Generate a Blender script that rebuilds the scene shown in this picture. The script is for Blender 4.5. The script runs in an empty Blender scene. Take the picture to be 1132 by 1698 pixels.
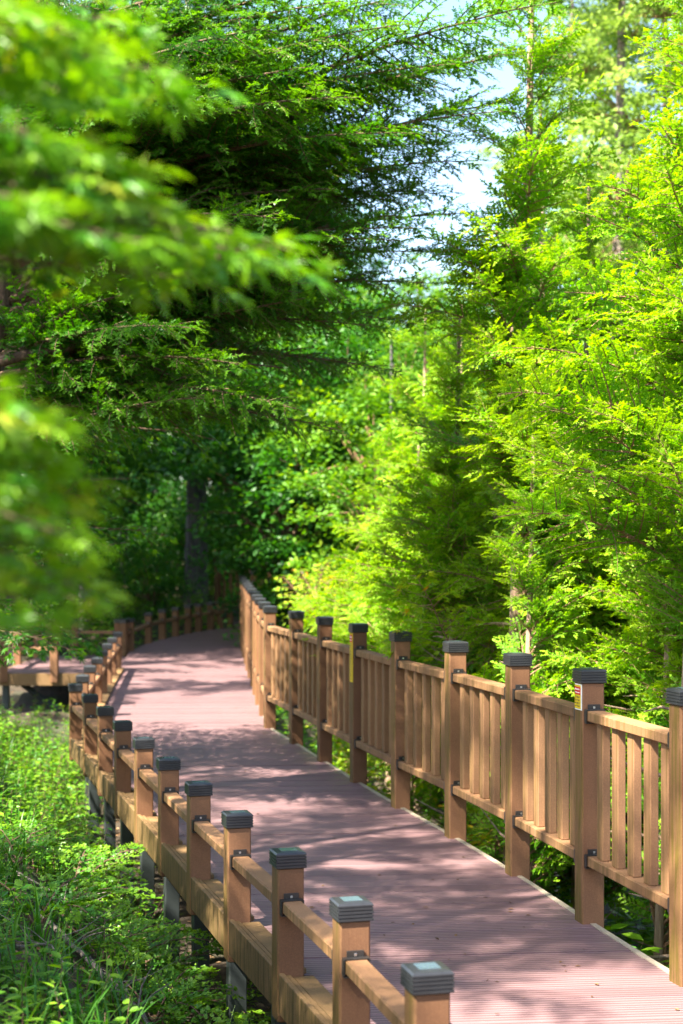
import bpy, math, random
import numpy as np
from mathutils import Vector, Matrix, Quaternion

R = math.radians
scene = bpy.context.scene
COL = scene.collection
rnd = random.Random(7)

# ------------------------------------------------------------------ camera
CAMZ, F, HY, CX = 1.77, 2600.0, 908.0, 566.0        # eye height, focal length / horizon row / centre column of the photo
cam_d = bpy.data.cameras.new('camera')
cam = bpy.data.objects.new('camera', cam_d)
COL.objects.link(cam)
scene.camera = cam
cam.location = (0, 0, CAMZ)
cam.rotation_euler = (R(90), 0, 0)
cam_d.sensor_fit = 'VERTICAL'
cam_d.sensor_height = 36.0
cam_d.lens = F / 1698 * 36.0
cam_d.shift_y = (HY - 849) / 1698
cam_d.clip_start = 0.05
cam_d.clip_end = 2000
cam_d.dof.use_dof = True
cam_d.dof.focus_distance = 7.4
cam_d.dof.aperture_fstop = 2.8

# ------------------------------------------------------------------ light
SUN = Vector((-0.62, -0.52, 1.0)).normalized()
w = bpy.data.worlds.new('World')
scene.world = w
w.use_nodes = True
nt = w.node_tree
sky = nt.nodes.new('ShaderNodeTexSky')
sky.sky_type = 'NISHITA'
sky.sun_disc = False
sky.sun_elevation = math.asin(SUN.z)
sky.sun_rotation = math.atan2(SUN.x, SUN.y)
sky.air_density = 1.0
sky.dust_density = 1.5
nt.nodes['Background'].inputs['Strength'].default_value = 0.085
nt.links.new(sky.outputs[0], nt.nodes['Background'].inputs['Color'])
sun_d = bpy.data.lights.new('sun', 'SUN')
sun_d.energy = 5.0
sun_d.angle = R(0.53)
sun_d.color = (1.0, 0.93, 0.80)
sun = bpy.data.objects.new('sun', sun_d)
COL.objects.link(sun)
sun.rotation_euler = SUN.to_track_quat('Z', 'Y').to_euler()
scene.view_settings.view_transform = 'Standard'
scene.view_settings.look = 'None'
scene.view_settings.exposure = 2.5
scene.view_settings.gamma = 1.0
cy = scene.cycles
cy.max_bounces = 7
cy.diffuse_bounces = 4
cy.glossy_bounces = 2
cy.transmission_bounces = 5
cy.transparent_max_bounces = 4
cy.caustics_reflective = False
cy.caustics_refractive = False
cy.sample_clamp_indirect = 6.0


def px(x, y, d):
    """world point seen at photo pixel (x, y) at distance d"""
    return Vector(((x - CX) / F * d, d, CAMZ - (y - HY) / F * d))


# ------------------------------------------------------------------ helpers
def tag(o, label=None, cat=None, group=None, kind=None):
    if label: o['label'] = label
    if cat: o['category'] = cat
    if group: o['group'] = group
    if kind: o['kind'] = kind
    return o


def empty(name, loc, label, cat, group=None, kind=None):
    o = bpy.data.objects.new(name, None)
    o.empty_display_size = 0.2
    COL.objects.link(o)
    o.location = loc
    return tag(o, label, cat, group, kind)


def link(name, me, parent=None, loc=(0, 0, 0), rot=(0, 0, 0), scale=(1, 1, 1)):
    o = bpy.data.objects.new(name, me)
    COL.objects.link(o)
    o.location, o.rotation_euler, o.scale = loc, rot, scale
    if parent is not None: o.parent = parent
    return o


class Geo:
    """collects quads and tris with a material index and a tint value, builds one mesh"""
    def __init__(s):
        s.v, s.f, s.m, s.t, s.n = [], [], [], [], 0

    def add(s, v, f, mat=0, tint=0.5):
        v = np.asarray(v, float).reshape(-1, 3)
        f = np.asarray(f, int)
        s.v.append(v)
        s.f.append(f + s.n)
        s.m.append(np.full(len(f), mat))
        s.t.append(np.broadcast_to(np.asarray(tint, float), (len(v),)).copy())
        s.n += len(v)

    def geo(s, g, M=None, dt=0.0):
        """append another Geo, transformed by a 4x4 matrix"""
        off = 0
        for v, f, m, t in zip(g.v, g.f, g.m, g.t):
            vv = v
            if M is not None:
                A = np.array(M)
                vv = v @ A[:3, :3].T + A[:3, 3]
            s.v.append(vv); s.f.append(f - off + s.n if False else f + s.base(g)); s.m.append(m); s.t.append(t + dt)
        s.n += g.n

    def base(s, g):
        return s.n

    def box(s, c, size, M=None, mat=0, tint=0.5, bev=0.0):
        x, y, z = [k / 2 for k in size]
        if bev > 0:
            prof = []
            b = min(bev, x * .9, y * .9, z * .9)
            def ring(hx, hy, zz):
                return [(hx - b, -hy, zz), (hx, -hy + b, zz), (hx, hy - b, zz), (hx - b, hy, zz),
                        (-hx + b, hy, zz), (-hx, hy - b, zz), (-hx, -hy + b, zz), (-hx + b, -hy, zz)]
            rings = [ring(x - b, y - b, -z), ring(x, y, -z + b), ring(x, y, z - b), ring(x - b, y - b, z)]
            rings[0] = [(px_ * 1.0, py_, pz_) for px_, py_, pz_ in rings[0]]
            v = np.array(sum(rings, []))
            f = []
            for k in range(3):
                for i in range(8):
                    j = (i + 1) % 8
                    f.append((k * 8 + i, k * 8 + j, (k + 1) * 8 + j, (k + 1) * 8 + i))
            T = 24
            f += [(T + 0, T + 1, T + 2, T + 3), (T + 0, T + 3, T + 4, T + 7), (T + 4, T + 5, T + 6, T + 7)]
            f += [(3, 2, 1, 0), (7, 4, 3, 0), (7, 6, 5, 4)]
        else:
            v = np.array([(-x, -y, -z), (x, -y, -z), (x, y, -z), (-x, y, -z), (-x, -y, z), (x, -y, z), (x, y, z), (-x, y, z)])
            f = [(3, 2, 1, 0), (4, 5, 6, 7), (0, 1, 5, 4), (1, 2, 6, 5), (2, 3, 7, 6), (3, 0, 4, 7)]
        v = v + np.array(c)
        if M is not None:
            A = np.array(M)
            v = v @ A[:3, :3].T + A[:3, 3]
        s.add(v, f, mat, tint)

    def tube(s, pts, rad, n=6, mat=0, tint=0.5, noise=0.0, seed=0):
        pts = np.asarray(pts, float)
        k = len(pts)
        rad = np.broadcast_to(np.asarray(rad, float), (k,))
        tg = np.gradient(pts, axis=0)
        tg /= np.linalg.norm(tg, axis=1)[:, None] + 1e-9
        ref = np.array((0.0, 0.0, 1.0)) if abs(tg[:, 2]).mean() < 0.8 else np.array((1.0, 0.0, 0.0))
        a = np.cross(tg, ref); a /= np.linalg.norm(a, axis=1)[:, None] + 1e-9
        b = np.cross(tg, a)
        th = np.arange(n) * 2 * math.pi / n
        rr = rad[:, None] * np.ones(n)[None]
        if noise:
            rg = np.random.default_rng(seed)
            ridge = rg.normal(0, noise, n)[None] + rg.normal(0, noise * .5, (k, n))
            rr = rr * (1 + ridge)
        v = pts[:, None] + rr[..., None] * (np.cos(th)[None, :, None] * a[:, None] + np.sin(th)[None, :, None] * b[:, None])
        f = []
        for i in range(k - 1):
            for j in range(n):
                f.append((i * n + j, i * n + (j + 1) % n, (i + 1) * n + (j + 1) % n, (i + 1) * n + j))
        s.add(v, f, mat, tint)

    def build(s, name, mats, smooth=False):
        me = bpy.data.meshes.new(name)
        v = np.concatenate(s.v)
        nv = len(v)
        me.vertices.add(nv)
        me.vertices.foreach_set('co', v.ravel().astype(np.float32))
        loops = np.concatenate([f.ravel() for f in s.f])
        sizes = np.concatenate([np.full(len(f), f.shape[1]) for f in s.f])
        starts = np.concatenate([[0], np.cumsum(sizes)[:-1]])
        me.loops.add(len(loops))
        me.loops.foreach_set('vertex_index', loops.astype(np.int32))
        me.polygons.add(len(sizes))
        me.polygons.foreach_set('loop_start', starts.astype(np.int32))
        me.polygons.foreach_set('material_index', np.concatenate(s.m).astype(np.int32))
        me.polygons.foreach_set('use_smooth', np.full(len(sizes), bool(smooth)))
        at = me.attributes.new('tint', 'FLOAT', 'POINT')
        at.data.foreach_set('value', np.concatenate(s.t).astype(np.float32))
        for m in mats: me.materials.append(m)
        me.update(calc_edges=True)
        return me


def add_geo(dst, g, M=None, dt=0.0):
    A = None if M is None else np.array(M)
    base = dst.n
    for v, f, m, t in zip(g.v, g.f, g.m, g.t):
        vv = v if A is None else v @ A[:3, :3].T + A[:3, 3]
        dst.v.append(vv); dst.f.append(f + base); dst.m.append(m); dst.t.append(t + dt)
    dst.n += g.n


# ------------------------------------------------------------------ materials
class N:
    def __init__(s, name):
        s.m = bpy.data.materials.new(name)
        s.m.use_nodes = True
        s.t = s.m.node_tree
        s.b = s.t.nodes['Principled BSDF']
        s.out = s.t.nodes['Material Output']

    def node(s, typ, **kw):
        n = s.t.nodes.new(typ)
        for k, v in kw.items():
            if k in n.inputs: n.inputs[k].default_value = v
            else: setattr(n, k, v)
        return n

    def l(s, a, b): s.t.links.new(a, b)

    def noise(s, scale, vec=None, detail=4.0, rough=0.6):
        n = s.node('ShaderNodeTexNoise')
        n.inputs['Scale'].default_value = scale
        n.inputs['Detail'].default_value = detail
        n.inputs['Roughness'].default_value = rough
        if vec is not None: s.l(vec, n.inputs['Vector'])
        return n.outputs['Fac']

    def coord(s, scale=(1, 1, 1), kind='Object'):
        tc = s.node('ShaderNodeTexCoord')
        mp = s.node('ShaderNodeMapping')
        mp.inputs['Scale'].default_value = scale
        s.l(tc.outputs[kind], mp.inputs['Vector'])
        return mp.outputs[0]

    def ramp(s, fac, stops):
        r = s.node('ShaderNodeValToRGB')
        e = r.color_ramp.elements
        e[0].position, e[0].color = stops[0][0], (*stops[0][1], 1)
        e[1].position, e[1].color = stops[-1][0], (*stops[-1][1], 1)
        for p, c in stops[1:-1]:
            k = e.new(p); k.color = (*c, 1)
        s.l(fac, r.inputs['Fac'])
        return r.outputs['Color']

    def mix(s, fac, a, b, blend='MIX'):
        n = s.node('ShaderNodeMix', data_type='RGBA', blend_type=blend)
        if isinstance(fac, (int, float)): n.inputs[0].default_value = fac
        else: s.l(fac, n.inputs[0])
        for v, i in ((a, 6), (b, 7)):
            if isinstance(v, tuple): n.inputs[i].default_value = (*v, 1)
            else: s.l(v, n.inputs[i])
        return n.outputs[2]

    def math(s, op, a, b=0.0, c=None, clamp=False):
        n = s.node('ShaderNodeMath', operation=op, use_clamp=clamp)
        for i, v in enumerate((a, b) if c is None else (a, b, c)):
            if isinstance(v, (int, float)): n.inputs[i].default_value = v
            else: s.l(v, n.inputs[i])
        return n.outputs[0]

    def bump(s, h, strength=0.3, dist=0.01):
        n = s.node('ShaderNodeBump')
        n.inputs['Strength'].default_value = strength
        n.inputs['Distance'].default_value = dist
        s.l(h, n.inputs['Height'])
        s.l(n.outputs[0], s.b.inputs['Normal'])


def leaf_mat(name, stops, trans=0.45, tcol=1.35, rough=0.45, spec=0.3, var=0.25):
    """leaf: Principled + translucent; colour by the tint attribute, each island and each object a little different"""
    n = N(name)
    at = n.node('ShaderNodeAttribute', attribute_name='tint')
    geo = n.node('ShaderNodeNewGeometry')
    oi = n.node('ShaderNodeObjectInfo')
    f = n.math('ADD', at.outputs['Fac'], n.math('MULTIPLY_ADD', geo.outputs['Random Per Island'], var, -var / 2))
    f = n.math('ADD', f, n.math('MULTIPLY_ADD', oi.outputs['Random'], 0.30, -0.15), clamp=True)
    col = n.ramp(f, stops)
    n.l(col, n.b.inputs['Base Color'])
    n.b.inputs['Roughness'].default_value = rough
    n.b.inputs['Specular IOR Level'].default_value = spec
    tr = n.node('ShaderNodeBsdfTranslucent')
    hs = n.node('ShaderNodeHueSaturation', Hue=0.49, Saturation=1.1, Value=tcol)
    n.l(col, hs.inputs['Color'])
    n.l(hs.outputs[0], tr.inputs['Color'])
    mx = n.node('ShaderNodeMixShader')
    mx.inputs[0].default_value = trans
    n.l(n.b.outputs[0], mx.inputs[1]); n.l(tr.outputs[0], mx.inputs[2])
    n.l(mx.outputs[0], n.out.inputs['Surface'])
    return n.m


def wood_mat(name, base, dark, moss, moss_amt, speck=True):
    n = N(name)
    p = n.coord()
    big = n.noise(5, p, 5)
    streak = n.noise(1.0, n.coord((38, 38, 2.2)), 3)
    fine = n.noise(160, p, 2)
    oi = n.node('ShaderNodeObjectInfo')
    col = n.mix(n.math('MULTIPLY', big, 1.0), dark, base)
    col = n.mix(n.math('MULTIPLY', n.math('SUBTRACT', fine, 0.45, clamp=True), 1.1, clamp=True), col, tuple(min(1, c * 1.45) for c in base))
    m1 = n.math('MULTIPLY', n.math('SUBTRACT', n.noise(2.3, n.coord((1, 1, .6), 'Object'), 4), 0.42, clamp=True), 4.0, clamp=True)
    m2 = n.math('MULTIPLY', n.math('SUBTRACT', streak, 0.46, clamp=True), 9.0, clamp=True)
    # moss grows on the faces turned away from the walkway
    g = n.node('ShaderNodeNewGeometry')
    sx = n.node('ShaderNodeSeparateXYZ')
    n.l(g.outputs['True Normal'], sx.inputs[0])
    side = n.math('MULTIPLY_ADD', n.math('MULTIPLY', sx.outputs['X'], -1.0), 0.8, 0.12, clamp=True)
    mf = n.math('MULTIPLY', n.math('MULTIPLY', n.math('MULTIPLY_ADD', n.math('MAXIMUM', m2, n.math('MULTIPLY', m1, .6)), .72, .28), side), moss_amt, clamp=True)
    mcol = n.mix(n.noise(9, p, 3), tuple(c * .30 for c in moss), moss)
    col = n.mix(mf, col, mcol)
    v = n.node('ShaderNodeHueSaturation')
    n.l(n.math('MULTIPLY_ADD', oi.outputs['Random'], 0.35, 0.82), v.inputs['Value'])
    n.l(col, v.inputs['Color'])
    n.l(v.outputs[0], n.b.inputs['Base Color'])
    n.b.inputs['Roughness'].default_value = 0.72
    n.b.inputs['Specular IOR Level'].default_value = 0.25
    n.bump(n.math('ADD', n.math('MULTIPLY', fine, .5), n.noise(1.0, n.coord((90, 90, 5)), 3)), 0.25, 0.004)
    return n.m


def simple(name, col, rough=0.5, metal=0.0, var=0.3, scale=12, bump=0.0, spec=0.5):
    n = N(name)
    p = n.coord()
    f = n.noise(scale, p, 5)
    n.l(n.mix(f, tuple(c * (1 - var) for c in col), tuple(min(1, c * (1 + var)) for c in col)), n.b.inputs['Base Color'])
    n.b.inputs['Roughness'].default_value = rough
    n.b.inputs['Metallic'].default_value = metal
    n.b.inputs['Specular IOR Level'].default_value = spec
    if bump: n.bump(n.noise(scale * 6, p, 4), bump, 0.01)
    return n.m


def deck_mat():
    n = N('deck_planks')
    g = n.node('ShaderNodeNewGeometry')
    p = n.coord()
    isl = g.outputs['Random Per Island']
    at = n.node('ShaderNodeAttribute', attribute_name='tint')      # runs 0..1 across each plank
    gr = n.math('SINE', n.math('MULTIPLY', at.outputs['Fac'], 2 * math.pi * 4.5))
    col = n.mix(isl, (0.135, 0.071, 0.080), (0.235, 0.138, 0.146))
    wear = n.noise(3.0, p, 6)
    col = n.mix(n.math('MULTIPLY', wear, .75), col, (0.29, 0.19, 0.19))
    spots = n.math('MULTIPLY', n.math('SUBTRACT', n.noise(45, p, 4), 0.62, clamp=True), 3.5, clamp=True)
    col = n.mix(n.math('MULTIPLY', spots, .5), col, (0.45, 0.34, 0.31))
    col = n.mix(n.math('MULTIPLY_ADD', gr, -0.46, 0.46), col, (0.10, 0.052, 0.048))
    n.l(col, n.b.inputs['Base Color'])
    n.b.inputs['Roughness'].default_value = 0.55
    n.b.inputs['Specular IOR Level'].default_value = 0.4
    n.bump(n.math('ADD', n.math('MULTIPLY', gr, 0.5), n.math('MULTIPLY', n.noise(220, p, 2), .6)), 0.45, 0.003)
    return n.m


def ground_mat():
    n = N('forest_soil')
    p = n.coord()
    a = n.noise(9, p, 8, .7)
    b = n.noise(60, p, 5)
    col = n.ramp(a, [(.3, (.018, .012, .008)), (.5, (.05, .034, .02)), (.68, (.10, .07, .04))])
    col = n.mix(n.math('MULTIPLY', n.math('SUBTRACT', n.noise(.9, p, 4), .48, clamp=True), 5, clamp=True), col, (.035, .055, .016))
    col = n.mix(n.math('MULTIPLY', b, .5), col, (.07, .05, .03))
    n.l(col, n.b.inputs['Base Color'])
    n.b.inputs['Roughness'].default_value = 0.95
    n.bump(n.math('ADD', a, n.math('MULTIPLY', b, .4)), 0.8, 0.05)
    return n.m


def bark_mat(name, c0, c1, sc=(22, 22, 3)):
    n = N(name)
    p = n.coord(sc)
    f = n.noise(1.0, p, 6, .65)
    col = n.ramp(f, [(.32, c0), (.62, c1)])
    n.l(col, n.b.inputs['Base Color'])
    n.b.inputs['Roughness'].default_value = 0.9
    n.bump(f, 0.9, 0.03)
    return n.m


WOOD = wood_mat('post_wood', (0.225, 0.108, 0.053), (0.120, 0.056, 0.028), (0.135, 0.095, 0.012), 1.0)
WOOD_R = wood_mat('rail_wood', (0.30, 0.158, 0.078), (0.18, 0.090, 0.044), (0.13, 0.085, 0.015), 0.75)
FASCIA = wood_mat('kerb_wood', (0.25, 0.145, 0.065), (0.11, 0.065, 0.026), (0.075, 0.058, 0.008), 1.0)
CAPM = simple('cap_plastic', (0.022, 0.023, 0.026), 0.36, 0, .35, 30)
CAPT = simple('cap_top_sky_tint', (0.06, 0.09, 0.11), 0.2, 0, .2, 8)  # cap top plate; its bluish base colour imitates the reflected sky
METAL = simple('bracket_metal', (0.05, 0.045, 0.042), 0.4, .6, .3, 40)
SCREW = simple('screw_steel', (0.6, 0.6, 0.6), 0.3, 1.0, .1)
STEEL = simple('column_steel', (0.045, 0.055, 0.055), 0.45, .3, .4, 6)
DECK = deck_mat()
EDGE = simple('edge_trim', (0.33, 0.27, 0.20), 0.6, 0, .3, 25)
SOIL = ground_mat()
BARK_T1 = bark_mat('cypress_bark_dark', (.035, .020, .014), (.16, .095, .065))
BARK_T2 = bark_mat('cypress_bark_pale', (.16, .09, .055), (.46, .32, .22))
BARK_BG = bark_mat('forest_bark', (.035, .03, .034), (.13, .11, .11), (12, 12, 2))
BARK_PINE = bark_mat('pine_bark', (.07, .055, .05), (.26, .20, .17), (8, 8, 1.5))
TWIG = bark_mat('twig_bark', (.06, .032, .018), (.20, .12, .07), (60, 60, 60))
TWIG_B = bark_mat('twig_bark_warm', (.16, .075, .035), (.38, .22, .12), (60, 60, 60))
DRYWOOD = bark_mat('dry_wood', (.09, .07, .055), (.30, .25, .20), (40, 40, 40))
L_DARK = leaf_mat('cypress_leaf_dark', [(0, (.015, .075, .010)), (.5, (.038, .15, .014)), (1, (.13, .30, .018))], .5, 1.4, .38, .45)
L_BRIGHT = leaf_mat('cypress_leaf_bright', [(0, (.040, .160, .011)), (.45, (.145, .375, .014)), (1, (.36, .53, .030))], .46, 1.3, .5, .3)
L_MAPLE = leaf_mat('maple_leaf_green', [(0, (.032, .145, .008)), (.5, (.078, .265, .009)), (.9, (.21, .40, .014)), (1, (.30, .36, .02))], .45, 1.15, .4, .35)
L_MAPLE_Y = leaf_mat('maple_leaf_yellow', [(0, (.07, .22, .010)), (.5, (.22, .42, .015)), (.85, (.42, .50, .03)), (1, (.50, .30, .03))], .5, 1.25, .4, .35)
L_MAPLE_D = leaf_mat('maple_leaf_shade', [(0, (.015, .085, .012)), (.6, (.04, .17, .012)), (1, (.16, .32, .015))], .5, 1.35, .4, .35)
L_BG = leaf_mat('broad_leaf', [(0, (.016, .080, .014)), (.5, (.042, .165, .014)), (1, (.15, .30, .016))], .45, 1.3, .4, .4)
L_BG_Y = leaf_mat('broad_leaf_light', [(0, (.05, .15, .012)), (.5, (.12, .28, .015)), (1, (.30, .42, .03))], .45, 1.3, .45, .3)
L_PINE = leaf_mat('pine_needles', [(0, (.12, .22, .04)), (.5, (.25, .38, .07)), (1, (.40, .50, .14))], .5, 1.3, .5, .3)
L_GRASS = leaf_mat('grass_blade', [(0, (.022, .10, .010)), (.5, (.06, .205, .012)), (1, (.20, .34, .025))], .4, 1.3, .42, .4)
L_GROUND = leaf_mat('ground_leaf', [(0, (.018, .10, .016)), (.5, (.06, .21, .012)), (1, (.20, .37, .018))], .42, 1.3, .4, .4)
L_DRY = leaf_mat('dry_leaf', [(0, (.07, .04, .02)), (.5, (.18, .10, .05)), (1, (.36, .24, .13))], .2, 1.1, .7, .2)
YEL = simple('sticker_yellow', (.62, .44, .01), .6, 0, .05, spec=.2)
RED = simple('sticker_red', (.50, .012, .012), .6, 0, .05, spec=.2)
WHITE = simple('sticker_white', (.78, .78, .74), .35, 0, .04)
INK = simple('sticker_ink', (.02, .02, .02), .4, 0, .05)

# ------------------------------------------------------------------ layout: the two edges of the boardwalk
def rise(d): return 0.00075 * max(0.0, d - 15.3) ** 2


def fit_posts(pix, drop, deg):
    """photo pixels of post cap tops -> smoothed world x, y"""
    ds = np.array([drop * F / (y - HY) for _, y in pix])
    k = np.arange(len(pix))
    ds = np.polyval(np.polyfit(k, ds, deg), k)
    return [((x - CX) / F * d, d) for (x, _), d in zip(pix, ds)]


LH, RH = 0.54, 1.20
left_a = fit_posts([(708, 1600), (582, 1487), (477, 1410), (393, 1346), (329, 1298), (279, 1256), (238, 1223), (203, 1194), (174, 1170), (149, 1150), (125, 1134)], CAMZ - LH, 2)
left_b = fit_posts([(137, 1120), (149, 1104), (161, 1090), (170, 1078), (178, 1068), (186, 1060), (195, 1053)], CAMZ - LH, 1)
right_a = fit_posts([(1139, 1137), (977, 1107), (858, 1086), (755, 1065), (664, 1046), (594, 1031), (538, 1022), (491, 1012), (447, 1005)], CAMZ - RH, 2)
right_b = []
for i, (x, y) in enumerate([(438, 998), (431, 991), (426, 985.5), (422, 980.5), (417, 974), (413, 970.7), (410, 967), (407, 962.6), (404, 959), (403, 956), (402, 951.5)]):
    d = right_a[-1][1] + 1.13 * (i + 1)
    right_b.append(((x - CX) / F * d, d))
left_near = [(0.93, 1.6), (0.77, 2.65), (0.53, 3.65)]
right_near = [(1.68, 5.45), (1.9, 4.35), (2.05, 3.2), (2.15, 2.0)]
LEFT = left_near[::1] + left_a + left_b
RIGHT = right_near[::-1] + right_a + right_b + [(-1.62, 29.0), (-1.36, 30.0)]
far_left = [(216, 25.6), (246, 27.3), (269, 28.2), (291, 28.9), (312, 29.6), (329, 30.1), (349, 30.6), (365, 31.0), (381, 31.7)]
FARL = [((x - CX) / F * d, d) for x, d in far_left]

Lpts = np.array(LEFT + FARL + [(-1.5, 33.2), (0.0, 34.2), (4.0, 35.5)])
Rpts = np.array(RIGHT + [(-0.5, 30.9), (0.6, 31.7), (4.3, 33.0)])


def xl(y): return np.interp(y, Lpts[:, 1], Lpts[:, 0])
def xr(y): return np.interp(y, Rpts[:, 1], Rpts[:, 0])
def sm(t): t = np.clip(t, 0, 1); return t * t * (3 - 2 * t)


def hnoise(x, y):
    return (np.sin(x * 2.1 + y * 1.3) * .5 + np.sin(x * -3.7 + y * 4.1 + 1.7) * .3 + np.sin(x * 7.3 + y * 6.1 + .4) * .2)


def ground_h(x, y):
    x = np.asarray(x, float); y = np.asarray(y, float)
    u = xl(y) - x
    v = x - xr(y)
    base = np.interp(y, [-5, 6, 9, 12, 16, 24, 30, 36, 60, 140], [-.75, -.75, -.80, -.95, -.95, -.6, -.12, .0, .8, 6.0])
    bank = np.interp(y, [0, 6, 11, 15, 18.5, 20, 26, 34, 60], [1.0, .95, 1.1, 1.0, .45, .12, .2, .3, .3])
    h = base + bank * 1.9 * (1 - np.exp(-.62 * np.clip(u - .12, 0, 12)))
    h = h - .45 * sm(v / 1.6) * np.interp(y, [0, 20, 32], [1, 1, .3])
    return h + .05 * hnoise(x, y) * np.clip(np.maximum(u, v) * 1.5 + .3, 0, 1)


# ------------------------------------------------------------------ ground
def grid_axis(a, b, n0, far, step=1.16):
    c = list(np.linspace(a, b, n0))
    d = (b - a) / (n0 - 1)
    lo, hi, dl = c[0], c[-1], d
    while hi < far:
        dl *= step
        lo -= dl; hi += dl
        c = [lo] + c + [hi]
    return np.array(c)


gx = grid_axis(-6, 5, 90, 300)
gy = grid_axis(0, 36, 220, 330)
X, Y = np.meshgrid(gx, gy)
Z = ground_h(np.clip(X, -40, 40), np.clip(Y, -5, 140))
g = Geo()
ny, nx = X.shape
idx = np.arange(nx * ny).reshape(ny, nx)
g.add(np.stack([X, Y, Z], -1), np.stack([idx[:-1, :-1], idx[:-1, 1:], idx[1:, 1:], idx[1:, :-1]], -1).reshape(-1, 4))
ground = link('ground', g.build('ground', [SOIL], True))
tag(ground, 'brown leaf covered forest soil sloping up on the left of the boardwalk', 'ground', None, 'structure')


# ------------------------------------------------------------------ boardwalk deck
def resample(P, n):
    P = np.asarray(P)
    s = np.concatenate([[0], np.cumsum(np.linalg.norm(np.diff(P, axis=0), axis=1))])
    t = np.linspace(0, s[-1], n)
    return np.stack([np.interp(t, s, P[:, 0]), np.interp(t, s, P[:, 1])], -1), s[-1]


def smooth_pts(P, it=2):
    P = np.asarray(P, float)
    for _ in range(it):
        Q = P.copy()
        Q[1:-1] = .25 * P[:-2] + .5 * P[1:-1] + .25 * P[2:]
        P = Q
    return P


NB = 250
# both sides share stations: match by depth before the bend, by arc length at the end
stL = smooth_pts(resample(Lpts, 400)[0], 4)
stR = smooth_pts(resample(Rpts, 400)[0], 4)
# cross direction: plank k runs from the left edge at depth y to the right edge at depth y + skew
yy = []
y = 1.7
while y < 31.0:
    yy.append(y); y += 0.1415 * (0.965 if y < 15 else 1.0)
def left_at(y): return np.interp(y, stL[:, 1], stL[:, 0])
def right_at(y): return np.interp(y, stR[:, 1], stR[:, 0])
def skew(y): return float(np.interp(y, [1.7, 5, 13, 16, 24, 28, 31], [.14, .14, .14, .10, .06, 0, -.5]))
dg = Geo()
rg = np.random.default_rng(3)
for k, y in enumerate(yy):
    sk = skew(y)
    wd = 0.1355 * (0.965 if y < 15 else 1.0)
    y0, y1 = y, y + sk
    z = rise((y0 + y1) / 2) + rg.normal(0, .0012)
    q = [(left_at(y0) - .01, y0), (right_at(min(y1, 31.5)) - .02, y1), (right_at(min(y1 + wd, 31.5)) - .02, y1 + wd), (left_at(y0 + wd) - .01, y0 + wd)]
    top = [(c[0], c[1], z) for c in q]; bot = [(c[0], c[1], z - .025) for c in q]
    dg.add(bot + top, [(3, 2, 1, 0), (4, 5, 6, 7), (0, 1, 5, 4), (1, 2, 6, 5), (2, 3, 7, 6), (3, 0, 4, 7)], 0,
           [0, 0, 1, 1, 0, 0, 1, 1])
# the last stretch turns right behind the tall railing
for k in range(34):
    a = np.array((-2.1 + k * .1415, 31.2 + k * .052)); b = a + np.array((-.30, 1.75)) * 1.1
    p = np.array((.1365, .04)); z = rise(31.5) + .0
    q = [a, a + p, b + p, b]
    dg.add([(c[0], c[1], z - .03) for c in q] + [(c[0], c[1], z - .006) for c in q],
           [(3, 2, 1, 0), (4, 5, 6, 7), (0, 1, 5, 4), (1, 2, 6, 5), (2, 3, 7, 6), (3, 0, 4, 7)], 0, [0, 1, 1, 0, 0, 1, 1, 0])
deck = link('boardwalk', dg.build('boardwalk_planks', [DECK]))
tag(deck, 'reddish brown plank boardwalk curving away between two wooden railings', 'boardwalk', None, 'structure')


def along(pts, off, dz0, dz1, wdt, geo, rises=True):
    """a beam that follows a line of posts, moved sideways by off (+ = to the right)"""
    P = np.asarray(pts, float)
    T = np.gradient(P, axis=0); T /= np.linalg.norm(T, axis=1)[:, None]
    Nn = np.stack([T[:, 1], -T[:, 0]], -1)
    a, b = P + Nn * (off - wdt / 2), P + Nn * (off + wdt / 2)
    z = np.array([rise(q[1]) for q in P]) if rises else np.zeros(len(P))
    n = len(P)
    v = np.concatenate([np.c_[a, z + dz0], np.c_[b, z + dz0], np.c_[b, z + dz1], np.c_[a, z + dz1]])
    f = []
    for i in range(n - 1):
        for r in range(4):
            s2 = (r + 1) % 4
            f.append((r * n + i, r * n + i + 1, s2 * n + i + 1, s2 * n + i))
    f += [(0, n, 2 * n, 3 * n), (n - 1, 4 * n - 1, 3 * n - 1, 2 * n - 1)]
    geo.add(v, f)


bg = Geo()
for pts, off in ((LEFT, .13), (RIGHT, -.16)):
    along(smooth_pts(pts, 1), off, -.20, -.03, .09, bg)
link('bearer_beam', bg.build('bearer_beam', [STEEL]), deck)
eg = Geo()
along(smooth_pts(resample(RIGHT, 120)[0], 3), -.005, -.03, .004, .028, eg)
link('edge_trim', eg.build('edge_trim', [EDGE]), deck)


# ------------------------------------------------------------------ railing kit
def square_lathe(prof, mat_of=None):
    g = Geo()
    v = []
    for h, z in prof:
        v += [(-h, -h, z), (h, -h, z), (h, h, z), (-h, h, z)]
    n = len(prof)
    for k in range(n - 1):
        f = [(k * 4 + i, k * 4 + (i + 1) % 4, (k + 1) * 4 + (i + 1) % 4, (k + 1) * 4 + i) for i in range(4)]
        g.add(v[k * 4:k * 4 + 8], [(i, (i + 1) % 4, 4 + (i + 1) % 4, 4 + i) for i in range(4)])
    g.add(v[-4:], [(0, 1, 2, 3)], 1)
    g.add(v[:4], [(3, 2, 1, 0)])
    return g


capprof = [(.052, 0), (.060, .003)]
zc = .003
for k in range(4):
    capprof += [(.0635, zc + .002), (.0635, zc + .0095), (.0595, zc + .0105), (.0595, zc + .0125)]
    zc += .0125
capprof += [(.0635, zc + .001), (.0635, zc + .006), (.058, zc + .013), (.034, zc + .017)]
CAPH = zc + .017
cap_me = square_lathe(capprof).build('post_cap', [CAPM, CAPT])


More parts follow.
